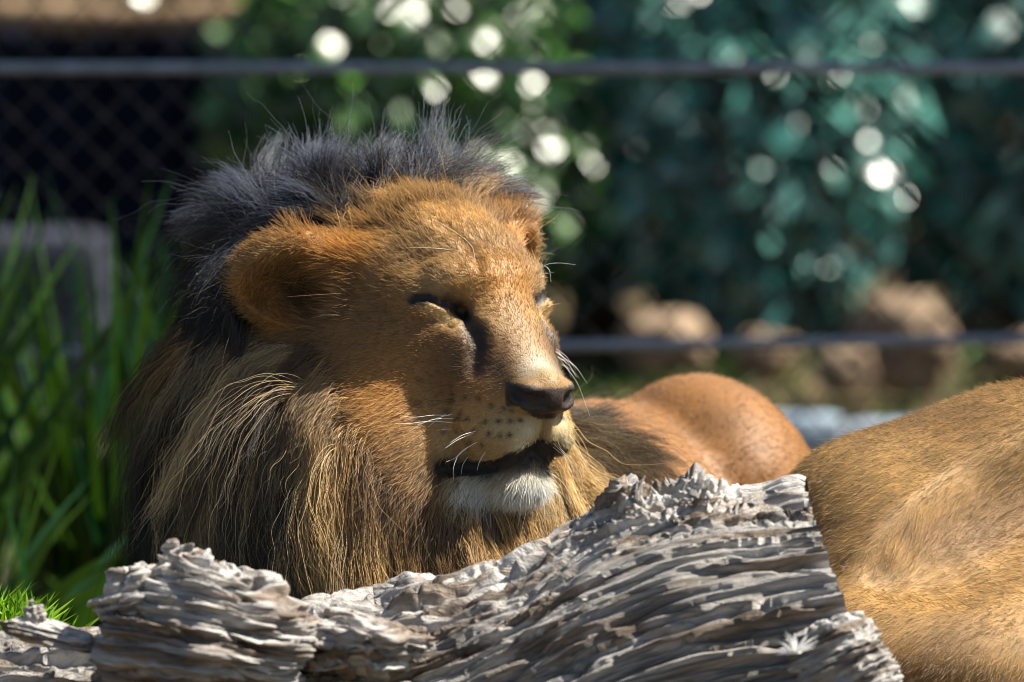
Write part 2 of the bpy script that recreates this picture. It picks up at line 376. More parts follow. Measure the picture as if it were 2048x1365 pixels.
shrub(-.24, 9.1, .62, (.40, .35, .52), 2200, .09, .45, green, 'fresh green shrub growing at the end of the slate wall', 4)
shrub(.80, 11.6, 1.15, (.9, .5, .55), 2800, .10, .42, green, 'tall fresh green shrub rising over the blue green one', 5)
shrub(-.10, 11.8, .95, (.8, .5, .7), 2200, .10, .42, deep, 'dark green shrub behind the timber beam', 6)
shrub(-1.25, 11.0, .75, (.75, .5, .65), 2200, .11, .42, deep, 'dark green shrub rising behind the boarded wall near its open end', 9)
shrub(-2.4, 11.0, .75, (.8, .5, .65), 2200, .11, .42, deep, 'dark green shrub rising behind the boarded wall past the concrete block', 10)
# unseen tree added over them so its crown breaks the sun into patches
tr = empty('added_shade_tree', (3.6, 10.6, 0)); tag(tr, 'unseen spreading tree added past the shrubs to shade them', 'tree')
tz = float(terrain(np.array(3.6), np.array(10.6))); S = []
t = np.linspace(0, 1, 12)[:, None]; S.append(tube(np.array([3.6, 10.6, tz - .1]) + np.array([-.5, -.3, 3.0]) * t + np.sin(t * 4) * [.08, .05, 0], np.linspace(.17, .08, 12), 12)); v, f = S[0]; mesh('trunk', v, f, bark, tr)
cs = [((1.6, 10.9, 3.0), (.75, .7, .40)), ((2.7, 10.7, 3.3), (.85, .7, .45)), ((.9, 11.2, 3.5), (.7, .8, .4)), ((2.3, 11.4, 3.9), (1.0, .9, .5)), ((3.4, 10.8, 3.6), (.8, .8, .45))]
lb = []; lv = []
for k, (c, r) in enumerate(cs):
    b0 = np.array([3.1, 10.3, tz + 2.5]); t = np.linspace(0, 1, 8)[:, None]; lb.append(tube(b0 + (np.array(c) - b0) * t + np.sin(t * 3.1) * [0, 0, .12], np.linspace(.06, .018, 8), 8)); lv.append(leaves(300, c, r, .20, .5, 40 + k, .1))
v, f = join(lb); mesh('limbs', v, f, bark, tr); v, f = join(lv); mesh('crown', v, f, deep, tr)
# ------------------------------------------------------------------ the weathered log
def wood_level(a, b, seed=0):
    """the coordinate across the grain after its wandering"""
    q = np.stack([a, b, 0 * a + seed], -1)
    w0 = noise(q * [2.2, 5, 1] + 3); w1 = noise(q * [6, 11, 1]); w2 = noise(q * [16, 34, 1] + 7)
    bb = b + .030 * w0 + .012 * w1 + .0035 * w2
    return bb, bb * 36 + 1.1 * noise(np.stack([a * 3, bb * 10, 0 * a + seed + 3], -1))
def wood_relief(a, b, seed=0, rough=1.0):
    """relief of weathered wood: a runs along the grain, b across it (metres); about -1..1 cm"""
    bb, x = wood_level(a, b, seed); fr = x - np.floor(x); i = np.floor(x)
    hgt = _G[(i.astype(int) * 7 + 13) % 4096, 0]
    saw = np.where(fr < .86, fr / .86, (1 - fr) / .14)                              # plates that overhang the crack below
    on = smooth(-.15, .4, noise(np.stack([a * 2.6 + i * 3.7, i * 5.1, 0 * a + seed], -1)))
    d = .0095 * (saw - .5) * on + .004 * hgt * smooth(-.4, .2, noise(np.stack([a * 5 + i * 1.7, i * 2.1, 0 * a + seed + 5], -1)))
    x2 = bb * 95 + 1.2 * noise(np.stack([a * 9, bb * 40, 0 * a + seed + 8], -1)); f2 = x2 - np.floor(x2); i2 = np.floor(x2)
    on2 = smooth(-.3, .4, noise(np.stack([a * 4.5 + i2 * 2.3, i2 * 3.3, 0 * a + seed], -1)))
    d = d + .0032 * (np.where(f2 < .75, f2 / .75, (1 - f2) / .25) - .5) * on2
    cr = 1 - np.abs(noise(np.stack([a * 5, bb * 46, 0 * a + seed + 21], -1))) * 5; d = d - .015 * np.clip(cr, 0, 1) ** 2 * smooth(-.1, .3, noise(np.stack([a * 3, bb * 9, 0 * a + 31], -1)))
    lump = fbm(np.stack([a * 9, bb * 60, 0 * a + seed + 40], -1), 2); d = d + .0042 * rough * lump
    d = d - .010 * np.clip(1 - np.abs(noise(np.stack([a * 9, bb * 90, 0 * a + seed + 51], -1))) * 6, 0, 1) ** 1.5 * smooth(-.2, .3, noise(np.stack([a * 12, bb * 20, 0 * a + 61], -1)))
    d = d - .006 * np.clip(1 - np.abs(noise(np.stack([a * 7, bb * 150, 0 * a + seed + 71], -1))) * 5, 0, 1) * smooth(-.3, .2, noise(np.stack([a * 10, bb * 30, 0 * a + 81], -1)))
    d = d + .0028 * noise(np.stack([a * 20, bb * 210, 0 * a + 2], -1)) + .0012 * noise(np.stack([a * 40, bb * 330, 0 * a], -1))
    return d
def wood_color(p, a, b):
    q = np.stack([a, b, 0 * a], -1); c = np.tile(np.array([182, 178, 173.]), (len(p), 1))
    c = c * (1 + .14 * noise(q * [30, 160, 1]) + .10 * noise(q * [8, 30, 1] + 4))[:, None]
    m = (smooth(-.1, .5, noise(q * [7, 60, 1] + 9) + .5 * noise(q * [20, 150, 1])) * .6)[:, None]; c = c * (1 - m) + np.array([84, 64, 46]) * m
    m = (smooth(.25, .6, noise(q * [10, 14, 1] + 19)) * .25)[:, None]; c = c * (1 - m) + np.array([70, 64, 62]) * m
    return s2l(np.clip(c, 8, 235))
def mat_wood():
    m = mat_tint('weathered_wood', .72, .3); nt = m.node_tree; b = nt.nodes['Principled BSDF']; N_ = nt.nodes.new; lk = nt.links.new
    g = N_('ShaderNodeAttribute'); g.attribute_name = 'grain'; at = [x for x in nt.nodes if x.type == 'ATTRIBUTE' and x.attribute_name == 'tint'][0]
    def nz(sc, det):
        mp = N_('ShaderNodeMapping'); mp.inputs['Scale'].default_value = sc; lk(g.outputs['Vector'], mp.inputs[0])
        t = N_('ShaderNodeTexNoise'); t.inputs['Scale'].default_value = 1; t.inputs['Detail'].default_value = det; t.inputs['Roughness'].default_value = .65; lk(mp.outputs[0], t.inputs['Vector']); return t
    t1 = nz((30, 520, 1), 6); t2 = nz((70, 300, 1), 5)
    ad = N_('ShaderNodeMath'); ad.operation = 'ADD'; lk(t1.outputs[0], ad.inputs[0]); lk(t2.outputs[0], ad.inputs[1])
    bp = N_('ShaderNodeBump'); bp.inputs['Strength'].default_value = 1.0; bp.inputs['Distance'].default_value = .006; lk(ad.outputs[0], bp.inputs['Height']); lk(bp.outputs[0], b.inputs['Normal'])
    r = N_('ShaderNodeMapRange'); r.inputs[1].default_value = .3; r.inputs[2].default_value = .7; r.inputs[3].default_value = .5; r.inputs[4].default_value = 1.3; lk(t1.outputs[0], r.inputs[0])
    mx = N_('ShaderNodeMix'); mx.data_type = 'RGBA'; mx.blend_type = 'MULTIPLY'; mx.inputs[0].default_value = 1; lk(at.outputs['Color'], mx.inputs[6]); lk(r.outputs[0], mx.inputs[7]); lk(mx.outputs[2], b.inputs['Base Color'])
    return m
wood_m = mat_wood()
def grain(o, a, b):
    at = o.data.attributes.new('grain', 'FLOAT_VECTOR', 'POINT'); at.data.foreach_set('vector', np.stack([a, b, 0 * a], -1).astype(np.float32).ravel()); return o
log = empty('weathered_log', (.0, -.42, 0)); tag(log, 'split grey driftwood log lying in front of both lions', 'log')
prof = np.array([(-420, 1345), (-200, 1318), (0, 1290), (180, 1278), (330, 1262), (450, 1240), (620, 1216), (750, 1208), (790, 1184), (820, 1168), (900, 1164), (1000, 1146), (1080, 1100), (1150, 1062), (1200, 1014), (1238, 962), (1270, 968), (1300, 984), (1340, 976), (1375, 950), (1400, 952), (1430, 988), (1480, 994), (1530, 990), (1570, 974), (1600, 970), (1625, 985), (1900, 1080)])
YC = -.40
pw_ = np.array([P(a, b, YC) for a, b in prof]); nt_, nf = 1080, 430
xt = np.linspace(pw_[0, 0], P(1612, 0, YC)[0], nt_); zt = np.interp(xt, pw_[:, 0], pw_[:, 2])
ker = np.exp(-np.linspace(-2, 2, 9) ** 2); ker /= ker.sum(); zt = np.convolve(np.pad(zt, 4, 'edge'), ker, 'valid')
uu = np.linspace(0, 1, nf); phi = math.pi * np.interp(uu, [0, .1, .25, .88, 1], [-.12, .12, .40, .95, 1.12])
kw_ = np.exp(-np.linspace(-2, 2, 301) ** 2); kw_ /= kw_.sum(); zs_ = np.convolve(np.pad(zt, 150, 'edge'), kw_, 'valid')
def section(Xg, PHg):
    ZT = np.interp(Xg, xt, zt); ZS = np.interp(Xg, xt, zs_); zc = .05; Rz = ZS - zc; Ry = .10 + .36 * np.clip(Rz, 0, .5); sp = np.sin(PHg); cp_ = np.cos(PHg)
    Yg = YC + .06 + Ry * np.sign(cp_) * np.abs(cp_) ** .95; Zg = zc + Rz * np.sign(sp) * np.abs(sp) ** .82 + (ZT - ZS) * np.clip(sp, 0, 1) ** 14
    Zg = np.maximum(Zg, -.01); xs_ = Xg + .10 * smooth(.55, 1.0, (Xg - xt[0]) / (xt[-1] - xt[0])) * np.clip((ZT - Zg) / .30, 0, 1.2)   # the broken end slants
    zm = np.maximum.accumulate(Zg, axis=1)[:, -1:]; bc = np.interp(xs_, xg_, Gx) - np.where(PHg < math.pi / 2, 2 * zm - Zg, Zg) - .7 * Yg; ac = np.where(xs_ > .12, .12 + .55 * (xs_ - .12), xs_)
    return xs_, Yg, Zg, ZT, ac, bc
xg_ = np.linspace(-1, .8, 400); Gx = np.cumsum(np.interp(xg_, [-1, -.25, -.1, .05, .18, .4], [-.02, .0, .30, .52, .26, .14])) * (xg_[1] - xg_[0])
# rows of the surface follow the grain, so that its plates keep clean edges
X0, P0 = np.meshgrid(xt, phi, indexing='ij'); _, _, _, _, ac, bc = section(X0, P0); lev = wood_level(ac.ravel(), bc.ravel())[1].reshape(X0.shape) / 36
lev = np.maximum.accumulate(lev + 1e-6 * np.arange(nf)[None], axis=1); nr = 560
lo_, hi_ = np.percentile(lev[:, 0], 5), np.percentile(lev[:, -1], 95); L_ = np.linspace(lo_, hi_, nr)
PHg = np.stack([np.interp(L_, lev[k], phi) for k in range(nt_)]); nf = nr
PHg[:, 0] = phi[0]; PHg[:, -1] = phi[-1]; Xg = np.broadcast_to(xt[:, None], PHg.shape)
xs_, Yg, Zg, ZT, ac, bc = section(Xg, PHg)
v = np.stack([xs_, Yg, Zg], -1).reshape(-1, 3); i = np.arange(nt_ * nf).reshape(nt_, nf)
lf = np.stack([i[:-1, :-1], i[:-1, 1:], i[1:, 1:], i[1:, :-1]], -1).reshape(-1, 4)[:, ::-1]
n = vnormals(v, lf); 
if (n[:, 2] * np.abs(n[:, 2])).sum() < 0: lf = lf[:, ::-1]; n = -n
acoord, bcoord = ac.ravel(), bc.ravel()
rgh = .75 + .9 * smooth(.1, -.15, xs_.ravel())
d = wood_relief(acoord, bcoord, 0, rgh)
tp = smooth(.06, .01, np.abs(xs_.ravel() - (P(1335, 0, YC)[0])) - .045) * smooth(.055, .0, (ZT.ravel() - v[:, 2]))
d = d + tp * (.008 * np.abs(noise(v * [40, 40, 26])) + .003 * np.abs(noise(v * [105, 105, 70] + 5)) + .003 * noise(v * 160) - .004)
v = v + n * (d * 2.0)[:, None]
# close the broken end
end = v[i[-1]]; ec = end.mean(0) + np.array([-.03, .01, 0]); e0 = len(v)
ev = [end]; 
for k in range(1, 7):
    q = end + (ec - end) * (k / 6.0); q[:, 0] += .012 * noise(q * 40) - .01 * k / 6; ev.append(q)
ev = np.concatenate(ev[1:]); ids = np.concatenate([i[-1][None], (e0 + np.arange(len(ev)).reshape(6, nf))])
ef = np.stack([ids[:-1, :-1], ids[1:, :-1], ids[1:, 1:], ids[:-1, 1:]], -1).reshape(-1, 4)
col = wood_color(v, acoord, bcoord); colE = np.tile(s2l([150, 132, 110]), (len(ev), 1))
grain(mesh('trunk', np.concatenate([v, ev]), np.concatenate([lf, ef]), wood_m, log, col=np.concatenate([col, colE])), np.concatenate([acoord, ev[:, 1]]), np.concatenate([bcoord, ev[:, 2]]))
def lobe(name, c, r, M, seed, n=420, m=300, rough=1.6, gain=1.6, sq=1.0, lum=.10, tint=None):
    """a knob of grain-layered wood: rows of M are its axes, the grain runs along the first"""
    th = np.linspace(0, 2 * math.pi, n, endpoint=False); ph = np.linspace(.02, math.pi - .02, m); T, PH = np.meshgrid(th, ph, indexing='ij')
    q = np.stack([np.cos(T) * np.sin(PH), np.sin(T) * np.sin(PH), np.cos(PH)], -1).reshape(-1, 3); q = np.sign(q) * np.abs(q) ** sq
    k = 1 + lum * fbm(q * 1.5 + seed, 3); p = np.asarray(c) + ((q * k[:, None]) * np.asarray(r)) @ np.asarray(M)
    i = np.arange(n * m).reshape(n, m); j = np.roll(i, -1, 0); f = np.stack([i[:, :-1], i[:, 1:], j[:, 1:], j[:, :-1]], -1).reshape(-1, 4)
    nn = vnormals(p, f); 
    if (nn * (p - np.asarray(c))).sum() < 0: f = f[:, ::-1]; nn = -nn
    l = (p - np.asarray(c)) @ np.asarray(M).T; a, b = l[:, 0] + .3 * l[:, 1], l[:, 2] + .05
    p = p + nn * (gain * wood_relief(a, b, seed, rough))[:, None]
    return grain(mesh(name, p, f, wood_m, log, col=wood_color(p, a, b + seed)), a, b + seed)
def tiltM(deg, yaw=0):
    a, b = math.radians(deg), math.radians(yaw); x = np.array([math.cos(a) * math.cos(b), math.sin(b) * math.cos(a), math.sin(a)]); y = unit(np.cross([0, 0, 1.0], x)); return np.stack([x, y, np.cross(x, y)])
lobe('burl', P(415, 1285, -.55), (.118, .11, .098), tiltM(-6), 5, lum=.14)
lobe('burl', P(372, 1150, -.53), (.034, .03, .030), tiltM(20), 9, 160, 120, lum=.3)
lobe('burl', P(300, 1215, -.56), (.06, .05, .045), tiltM(15), 12, 220, 160, lum=.2)
lobe('burl', P(700, 1290, -.53), (.085, .07, .040), tiltM(-4), 14, 260, 160, lum=.2)
lobe('root_spur', P(110, 1275, -.52), (.062, .03, .014), tiltM(-14), 15, 240, 120, .6, .8, lum=.2)
lobe('root_spur', P(72, 1245, -.52), (.012, .014, .024), tiltM(10), 17, 120, 90, .4, .5, lum=.3)
lobe('broken_stub', P(1690, 1345, -.58), (.055, .05, .055), tiltM(28, -20), 19, 260, 200, .7, .9, sq=.7, lum=.14)
lobe('broken_stub', P(1655, 1285, -.56), (.045, .03, .022), tiltM(22, -10), 21, 200, 120, .7, .9, sq=.8, lum=.2)
sp_ = []
for k in range(9):
    b = P(R_.uniform(1238, 1432), R_.uniform(962, 1008), -.395 - R_.uniform(0, .06)); hgt = R_.uniform(.006, .020); t = b + np.array([R_.normal(0, .006), R_.normal(0, .006), hgt])
    tt_ = np.linspace(0, 1, 5)[:, None]; c = b - [0, 0, .012] + (t - b + [0, 0, .012]) * tt_ + R_.normal(size=(5, 3)) * .0015; sp_.append(tube(c, np.array([.006, .005, .0045, .003, .0008]) * R_.uniform(.5, 1.3), 6))
v, f = join(sp_); grain(mesh('splinters', v, f, wood_m, log, col=wood_color(v, v[:, 0], v[:, 2]), smooth_=False), v[:, 2], v[:, 0])['kind'] = 'stuff'
# white feathery tuft caught on the wood
tb = P(1590, 1308, -.675); W = []
for k in range(34):
    a = R_.uniform(-1.5, 1.5); e = np.array([math.sin(a), R_.normal(0, .4) - .3, math.cos(a) * .9 + .1]); L_ = R_.uniform(.014, .030)
    W.append(blade_strip(tb, tb + e * L_, .0026, np.array([R_.normal(0, .004), 0, -.003]), 5, np.array([0, 1.0, 0])))
v, f = join(W); tag(mesh('feather_tuft', v, f, mat_leaf('white_down', (.86, .86, .83), (.9, .9, .89), .7, .2, .4)), 'small white feathery tuft caught on the log beside the broken stub', 'feather')
# ------------------------------------------------------------------ the male lion: continuous body
TH = math.radians(38)
HU = np.array([math.sin(TH), -math.cos(TH), 0.0]); HS = np.array([-math.cos(TH), -math.sin(TH), 0.0]); HW = np.array([0, 0, 1.0])
HM = np.stack([HU, HS, HW]); HO = P(977, 616, 0.0) + np.array([0, 0.03, 0])
def H(u, s, w): return HO + u * HU + s * HS + w * HW
def HL(p): return (np.asarray(p) - HO) @ HM.T
def pitchM(deg):
    a = math.radians(deg); R = np.array([[math.cos(a), 0, math.sin(a)], [0, 1, 0], [-math.sin(a), 0, math.cos(a)]]); return R
hh = 0.0036
LF = Field(axis(-.40, .16, hh, -.75, .75, .02), axis(-.27, .22, hh, -.75, 1.65, .022), axis(.36, .80, hh, -.06, .95, .02))
def E2(c, r, M=np.eye(3), k=.03, carve=False, sides=(1, -1)):
    for sg in sides:
        S = np.diag([1, sg, 1]); Mw = np.asarray(M) @ S @ HM
        LF.ell(H(c[0], sg * c[1], c[2]), r, Mw, k, carve)
def E1(c, r, M=np.eye(3), k=.03, carve=False): LF.ell(H(*c), r, np.asarray(M) @ HM, k, carve)
def C2(a, b, ra, rb=None, k=.02, carve=False):
    for sg in (1, -1): LF.cap(H(a[0], sg * a[1], a[2]), H(b[0], sg * b[1], b[2]), ra, rb, k, carve)
def C1(a, b, ra, rb=None, k=.02, carve=False): LF.cap(H(*a), H(*b), ra, rb, k, carve)
def path2(pts, r, k=.006, carve=True):
    for a, b in zip(pts[:-1], pts[1:]): C2(a, b, r, r, k, carve)
# torso, haunch, limbs (world)
LF.ell(P(690, 690, .30), (.185, .20, .18), k=.08)                       # neck
LF.ell(P(880, 590, .26), (.115, .13, .125), k=.06)
LF.ell(P(655, 1000, .22), (.175, .20, .27), k=.08)                       # chest
LF.ell(P(930, 1100, .12), (.13, .13, .14), k=.08)
LF.ell(P(770, 1010, .03), (.125, .11, .17), k=.08)                      # throat and chest front
LF.cap((.00, .35, .27), (.10, .75, .28), .22, .20, k=.10)               # ribcage
LF.cap((.10, .75, .28), (.20, 1.15, .31), .20, .18, k=.10)               # loin
LF.ell(P(1400, 985, .84), (.125, .20, .150), np.array([[.93, .36, 0], [-.36, .93, 0], [0, 0, 1]]), k=.018)   # haunch
LF.ell(P(1490, 1040, .86), (.10, .17, .11), k=.06)
LF.cap(P(1480, 1100, .80), P(1500, 1300, .45), .075, .06, k=.05)
LF.cap((.33, .42, .07), (.28, .15, .045), .055, .045, k=.04)              # hind foot
LF.cap((.22, 1.25, .30), (.45, 1.42, .05), .035, .022, k=.03)              # tail root
LF.cap((.45, 1.42, .05), (.75, 1.20, .03), .022, .02, k=.02)
LF.ell((.0, .22, .20), (.12, .16, .2), k=.06)                              # shoulders
LF.ell((-.29, .28, .18), (.09, .14, .17), k=.06)
LF.cap((-.30, .25, .10), (-.33, -.12, .06), .075, .055, k=.05)             # forelegs
LF.cap((-.33, -.12, .06), (-.32, -.20, .05), .06, .05, k=.03)
LF.cap((-.02, .22, .10), (.02, -.05, .06), .075, .055, k=.05)
# head
E1((-.130, 0, .030), (.115, .100, .090), k=.05)                             # cranium
E1((-.045, 0, -.050), (.085, .092, .110), k=.04)                             # mass of the face
E1((-.066, 0, .052), (.098, .070, .046), pitchM(-32), k=.03)                 # forehead
E2((-.058, .030, .069), (.074, .026, .026), pitchM(-34), k=.02)              # the two swellings of the forehead
C2((-.024, .074, -.042), (-.110, .098, -.030), .030, .042, k=.03)             # cheekbone
E2((-.085, .078, -.110), (.085, .050, .075), k=.04)                          # jowl
E1((-.065, 0, -.180), (.100, .105, .075), k=.05)                              # throat
E2((-.135, .090, -.060), (.065, .050, .090), k=.04)                           # below the ear
E2((-.115, .080, .035), (.060, .042, .045), k=.03)                            # temple
C2((.014, .020, .034), (-.010, .058, .034), .019, .018, k=.018)               # brow
C2((-.010, .058, .034), (-.050, .088, .020), .018, .018, k=.018)
E2((-.048, .088, .010), (.03, .02, .03), k=.02)
C1((-.006, 0, .034), (.084, 0, -.086), .027, .026, k=.02)                    # bridge of the nose
C2((-.004, .019, .028), (.082, .019, -.084), .021, .021, k=.012)
C2((-.01, .034, -.005), (.045, .038, -.10), .030, .033, k=.03)
E1((.028, 0, -.122), (.064, .060, .058), k=.03)                              # muzzle
E2((.052, .031, -.147), (.056, .036, .038), k=.016)                          # whisker pads
E2((.018, .048, -.135), (.050, .030, .045), k=.02)
E1((.106, 0, -.097), (.025, .028, .028), k=.010)                             # nose
E2((.104, .024, -.100), (.022, .021, .020), k=.008)
E1((.084, 0, -.132), (.028, .022, .026), k=.012)
E1((.044, 0, -.182), (.044, .036, .016), k=.008)                             # lips
E1((.038, 0, -.203), (.052, .042, .030), k=.010)                              # chin
E1((.010, 0, -.195), (.062, .058, .036), k=.015)
C2((-.01, .034, -.190), (-.10, .060, -.150), .034, .045, k=.03)               # lower jaw
E2((.018, .052, -.060), (.030, .022, .040), k=.03)
E2((.006, .072, -.001), (.020, .030, .012), k=.02, carve=True)                # orbit
E2((-.012, .068, .001), (.022, .030, .015), k=.018)                          # closed eye
# carving: lines of the face followed over the surface
def hit(px, py):
    ys = np.linspace(-.42, .6, 700); d = FWD + RGT * (px - 1024) / (PXM * FOCUS) - UPV * (py - 682.5) / (PXM * FOCUS)
    q = CAM + d * ((ys - CAM[1]) / d[1])[:, None]; f = LF.at(q); i = np.argmax(f < 0)
    return HL(q[i])
def trace(pts, r, k=.005, sink=.0, both=True):
    L = [hit(*p) for p in pts]
    for a, b, ra, rb in zip(L[:-1], L[1:], r[:-1] if isinstance(r, list) else [r] * 9, r[1:] if isinstance(r, list) else [r] * 9):
        (C2 if both else C1)(a, b, ra, rb, k, True)
    return L
EYE = trace([(826, 600), (857, 595), (880, 603), (901, 611), (924, 626), (936, 641), (947, 656)], [.002, .004, .005, .005, .004, .003, .002], .005)
LID = trace([(845, 616), (871, 632), (895, 650), (915, 664)], .0010, .008)
trace([(938, 652), (950, 664), (956, 685), (952, 715), (945, 740)], [.002, .002, .002, .0015, .001], .02)
PHIL = []
for w in (-.124, -.132, -.140, -.148, -.156, -.164):
    us = np.linspace(.14, .02, 240); q = HO + us[:, None] * HU + w * HW; i = np.argmax(LF.at(q) < 0); PHIL.append((us[i] - .001, 0, w))
for a, b in zip(PHIL[:-1], PHIL[1:]): C1(a, b, .0045, .0045, .006, True)
MOUTH = trace([(1076, 886), (1053, 903), (1024, 917), (980, 932), (950, 934), (920, 934), (885, 938)], [.003, .005, .006, .007, .008, .009, .006], .006)
NOS = trace([(1028, 785), (1038, 792), (1052, 799), (1066, 805), (1079, 804)], [.004, .006, .008, .010, .010], .004)
trace([(900, 848), (910, 868), (922, 894), (936, 914)], [.001, .003, .004, .004], .01)
trace([(871, 440), (900, 458), (936, 486), (953, 515), (960, 540)], [.001, .003, .004, .003, .001], .012, both=False)
# ears: cup shapes
def ear(sg):
    S = np.array([1, sg, 1.0])
    ax = unit(np.array([-.56, .82, .04]) * S); op = np.array([.66, .50, -.36]) * S; op = unit(op - ax * (op @ ax)); sd = np.cross(ax, op)
    base = np.array([-.158, .116, .028])
    if sg < 0:
        ax = unit(np.array([-.45, -.84, .22])); op = np.array([.80, -.35, -.25]); op = unit(op - ax * (op @ ax)); sd = np.cross(ax, op); base = np.array([-.132, .104, .030])
    M = np.stack([ax, op, sd]) @ HM; base = base * S
    c = base + ax * .037
    LF.ell(H(*c), (.080, .036, .066), M, k=.012)
    LF.ell(H(*(c + op * .030 + ax * .004)), (.064, .038, .050), M, k=.006, carve=True)
    LF.ell(H(*(base + ax * .02 + op * .012)), (.03, .03, .024), M, k=.008, carve=True)
    LF.ell(H(*(np.array([-.135, .098, .062]) * S)), (.05, .035, .022), HM, k=.02)
ear(1); ear(-1)
BV, BF = LF.mesh()
# ------------------------------------------------------------------ fur
def mat_hair(name, rough=.35, radial=.45, coat=0.0, ior=1.5):
    m = bpy.data.materials.new(name); m.use_nodes = True; nt = m.node_tree; nt.nodes.clear()
    o = nt.nodes.new('ShaderNodeOutputMaterial'); h = nt.nodes.new('ShaderNodeBsdfHairPrincipled')
    h.model = 'CHIANG'; h.parametrization = 'COLOR'
    h.inputs['Roughness'].default_value = rough; h.inputs['Radial Roughness'].default_value = radial
    h.inputs['Coat'].default_value = coat; h.inputs['IOR'].default_value = ior
    h.inputs['Random Roughness'].default_value = .2
    a = nt.nodes.new('ShaderNodeAttribute'); a.attribute_name = 'root_tint'
    b = nt.nodes.new('ShaderNodeAttribute'); b.attribute_name = 'tip_tint'
    hi = nt.nodes.new('ShaderNodeHairInfo'); mx = nt.nodes.new('ShaderNodeMix'); mx.data_type = 'RGBA'
    nt.links.new(hi.outputs['Intercept'], mx.inputs[0])
    nt.links.new(a.outputs['Color'], mx.inputs[6]); nt.links.new(b.outputs['Color'], mx.inputs[7])
    nt.links.new(mx.outputs[2], h.inputs['Color']); nt.links.new(h.outputs[0], o.inputs[0]); return m
def hair_object(name, pts, rad, root, tip, mat, parent):
    """pts (N,K,3) world, rad (N,K)"""
    N, K, _ = pts.shape
    if parent is not None: pts = pts - np.array(parent.location)
    hc = bpy.data.hair_curves.new(name); hc.add_curves([K] * N)
    hc.position_data.foreach_set('vector', pts.astype(np.float32).ravel())
    a = hc.attributes.get('radius') or hc.attributes.new('radius', 'FLOAT', 'POINT')
    a.data.foreach_set('value', rad.astype(np.float32).ravel())
    for nm, c in (('root_tint', root), ('tip_tint', tip)):
        a = hc.attributes.new(nm, 'FLOAT_COLOR', 'CURVE')
        a.data.foreach_set('color', np.c_[np.clip(c, 0, 1), np.ones(N)].astype(np.float32).ravel())
    hc.materials.append(mat); o = link(bpy.data.objects.new(name, hc), parent); o['kind'] = 'stuff'; return o
def seeds(v, f, n, N, w=None):
    """N points on the quads, w weights per vertex; returns points and normals"""
    t = np.concatenate([f[:, [0, 1, 2]], f[:, [0, 2, 3]]])
    ar = np.linalg.norm(np.cross(v[t[:, 1]] - v[t[:, 0]], v[t[:, 2]] - v[t[:, 0]]), axis=1)
    if w is not None: ar = ar * w[t].mean(1)
    c = np.cumsum(ar); i = np.searchsorted(c, rng.random(N) * c[-1]); i = np.clip(i, 0, len(t) - 1)
    a, b = rng.random(N), rng.random(N); m = a + b > 1; a[m] = 1 - a[m]; b[m] = 1 - b[m]
    T = t[i]; p = v[T[:, 0]] * (1 - a - b)[:, None] + v[T[:, 1]] * a[:, None] + v[T[:, 2]] * b[:, None]
    q = n[T[:, 0]] * (1 - a - b)[:, None] + n[T[:, 1]] * a[:, None] + n[T[:, 2]] * b[:, None]
    return p, unit(q)
def facing(p, n):
    """hairs per area: full on the sides seen from about the camera, thin behind"""
    return .12 + .88 * smooth(-.35, .05, (n * unit(CAM - p)).sum(1))
def short_fur(p, n, flow, length, tilt, K=4, curl=.12, jit=.22, rad=.00026):
    N = len(p); t = flow - n * (flow * n).sum(1)[:, None]; t = unit(t + 1e-6)
    d = unit(t * (1 - tilt)[:, None] + n * tilt[:, None] + rng.normal(size=(N, 3)) * jit)
    L = length * rng.uniform(.6, 1.25, N); out = np.zeros((N, K, 3)); out[:, 0] = p - n * .001
    q = out[:, 0].copy(); b = rng.normal(size=(N, 3)) * curl
    for k in range(1, K):
        d = unit(d + b / K + t * .10 - n * .05); q = q + d * (L / (K - 1))[:, None]; out[:, k] = q
    r = rad * rng.uniform(.7, 1.2, N)[:, None] * np.array([1, .9, .65, .2][:K] if K == 4 else np.linspace(1, .2, K))[None]
    return out, r

def mat_coat(name, sheen=.05, trans=.25):
    m = bpy.data.materials.new(name); m.use_nodes = True; nt = m.node_tree; nt.nodes.clear(); N_ = nt.nodes.new
    o = N_('ShaderNodeOutputMaterial'); a = N_('ShaderNodeAttribute'); a.attribute_name = 'root_tint'; b = N_('ShaderNodeAttribute'); b.attribute_name = 'tip_tint'
    hi = N_('ShaderNodeHairInfo'); mx = N_('ShaderNodeMix'); mx.data_type = 'RGBA'; lk = nt.links.new
    lk(hi.outputs['Intercept'], mx.inputs[0]); lk(a.outputs['Color'], mx.inputs[6]); lk(b.outputs['Color'], mx.inputs[7])
    d = N_('ShaderNodeBsdfDiffuse'); t = N_('ShaderNodeBsdfTranslucent'); r = N_('ShaderNodeBsdfHair'); r.component = 'Reflection'
    r.inputs['RoughnessU'].default_value = .22; r.inputs['RoughnessV'].default_value = .6
    lk(mx.outputs[2], d.inputs[0]); lk(mx.outputs[2], t.inputs[0])
    x = N_('ShaderNodeMixShader'); x.inputs[0].default_value = trans; lk(d.outputs[0], x.inputs[1]); lk(t.outputs[0], x.inputs[2])
    y = N_('ShaderNodeMixShader'); y.inputs[0].default_value = sheen; lk(x.outputs[0], y.inputs[1]); lk(r.outputs[0], y.inputs[2])
    lk(y.outputs[0], o.inputs[0]); return m
coat_m = mat_coat('coat_hair')

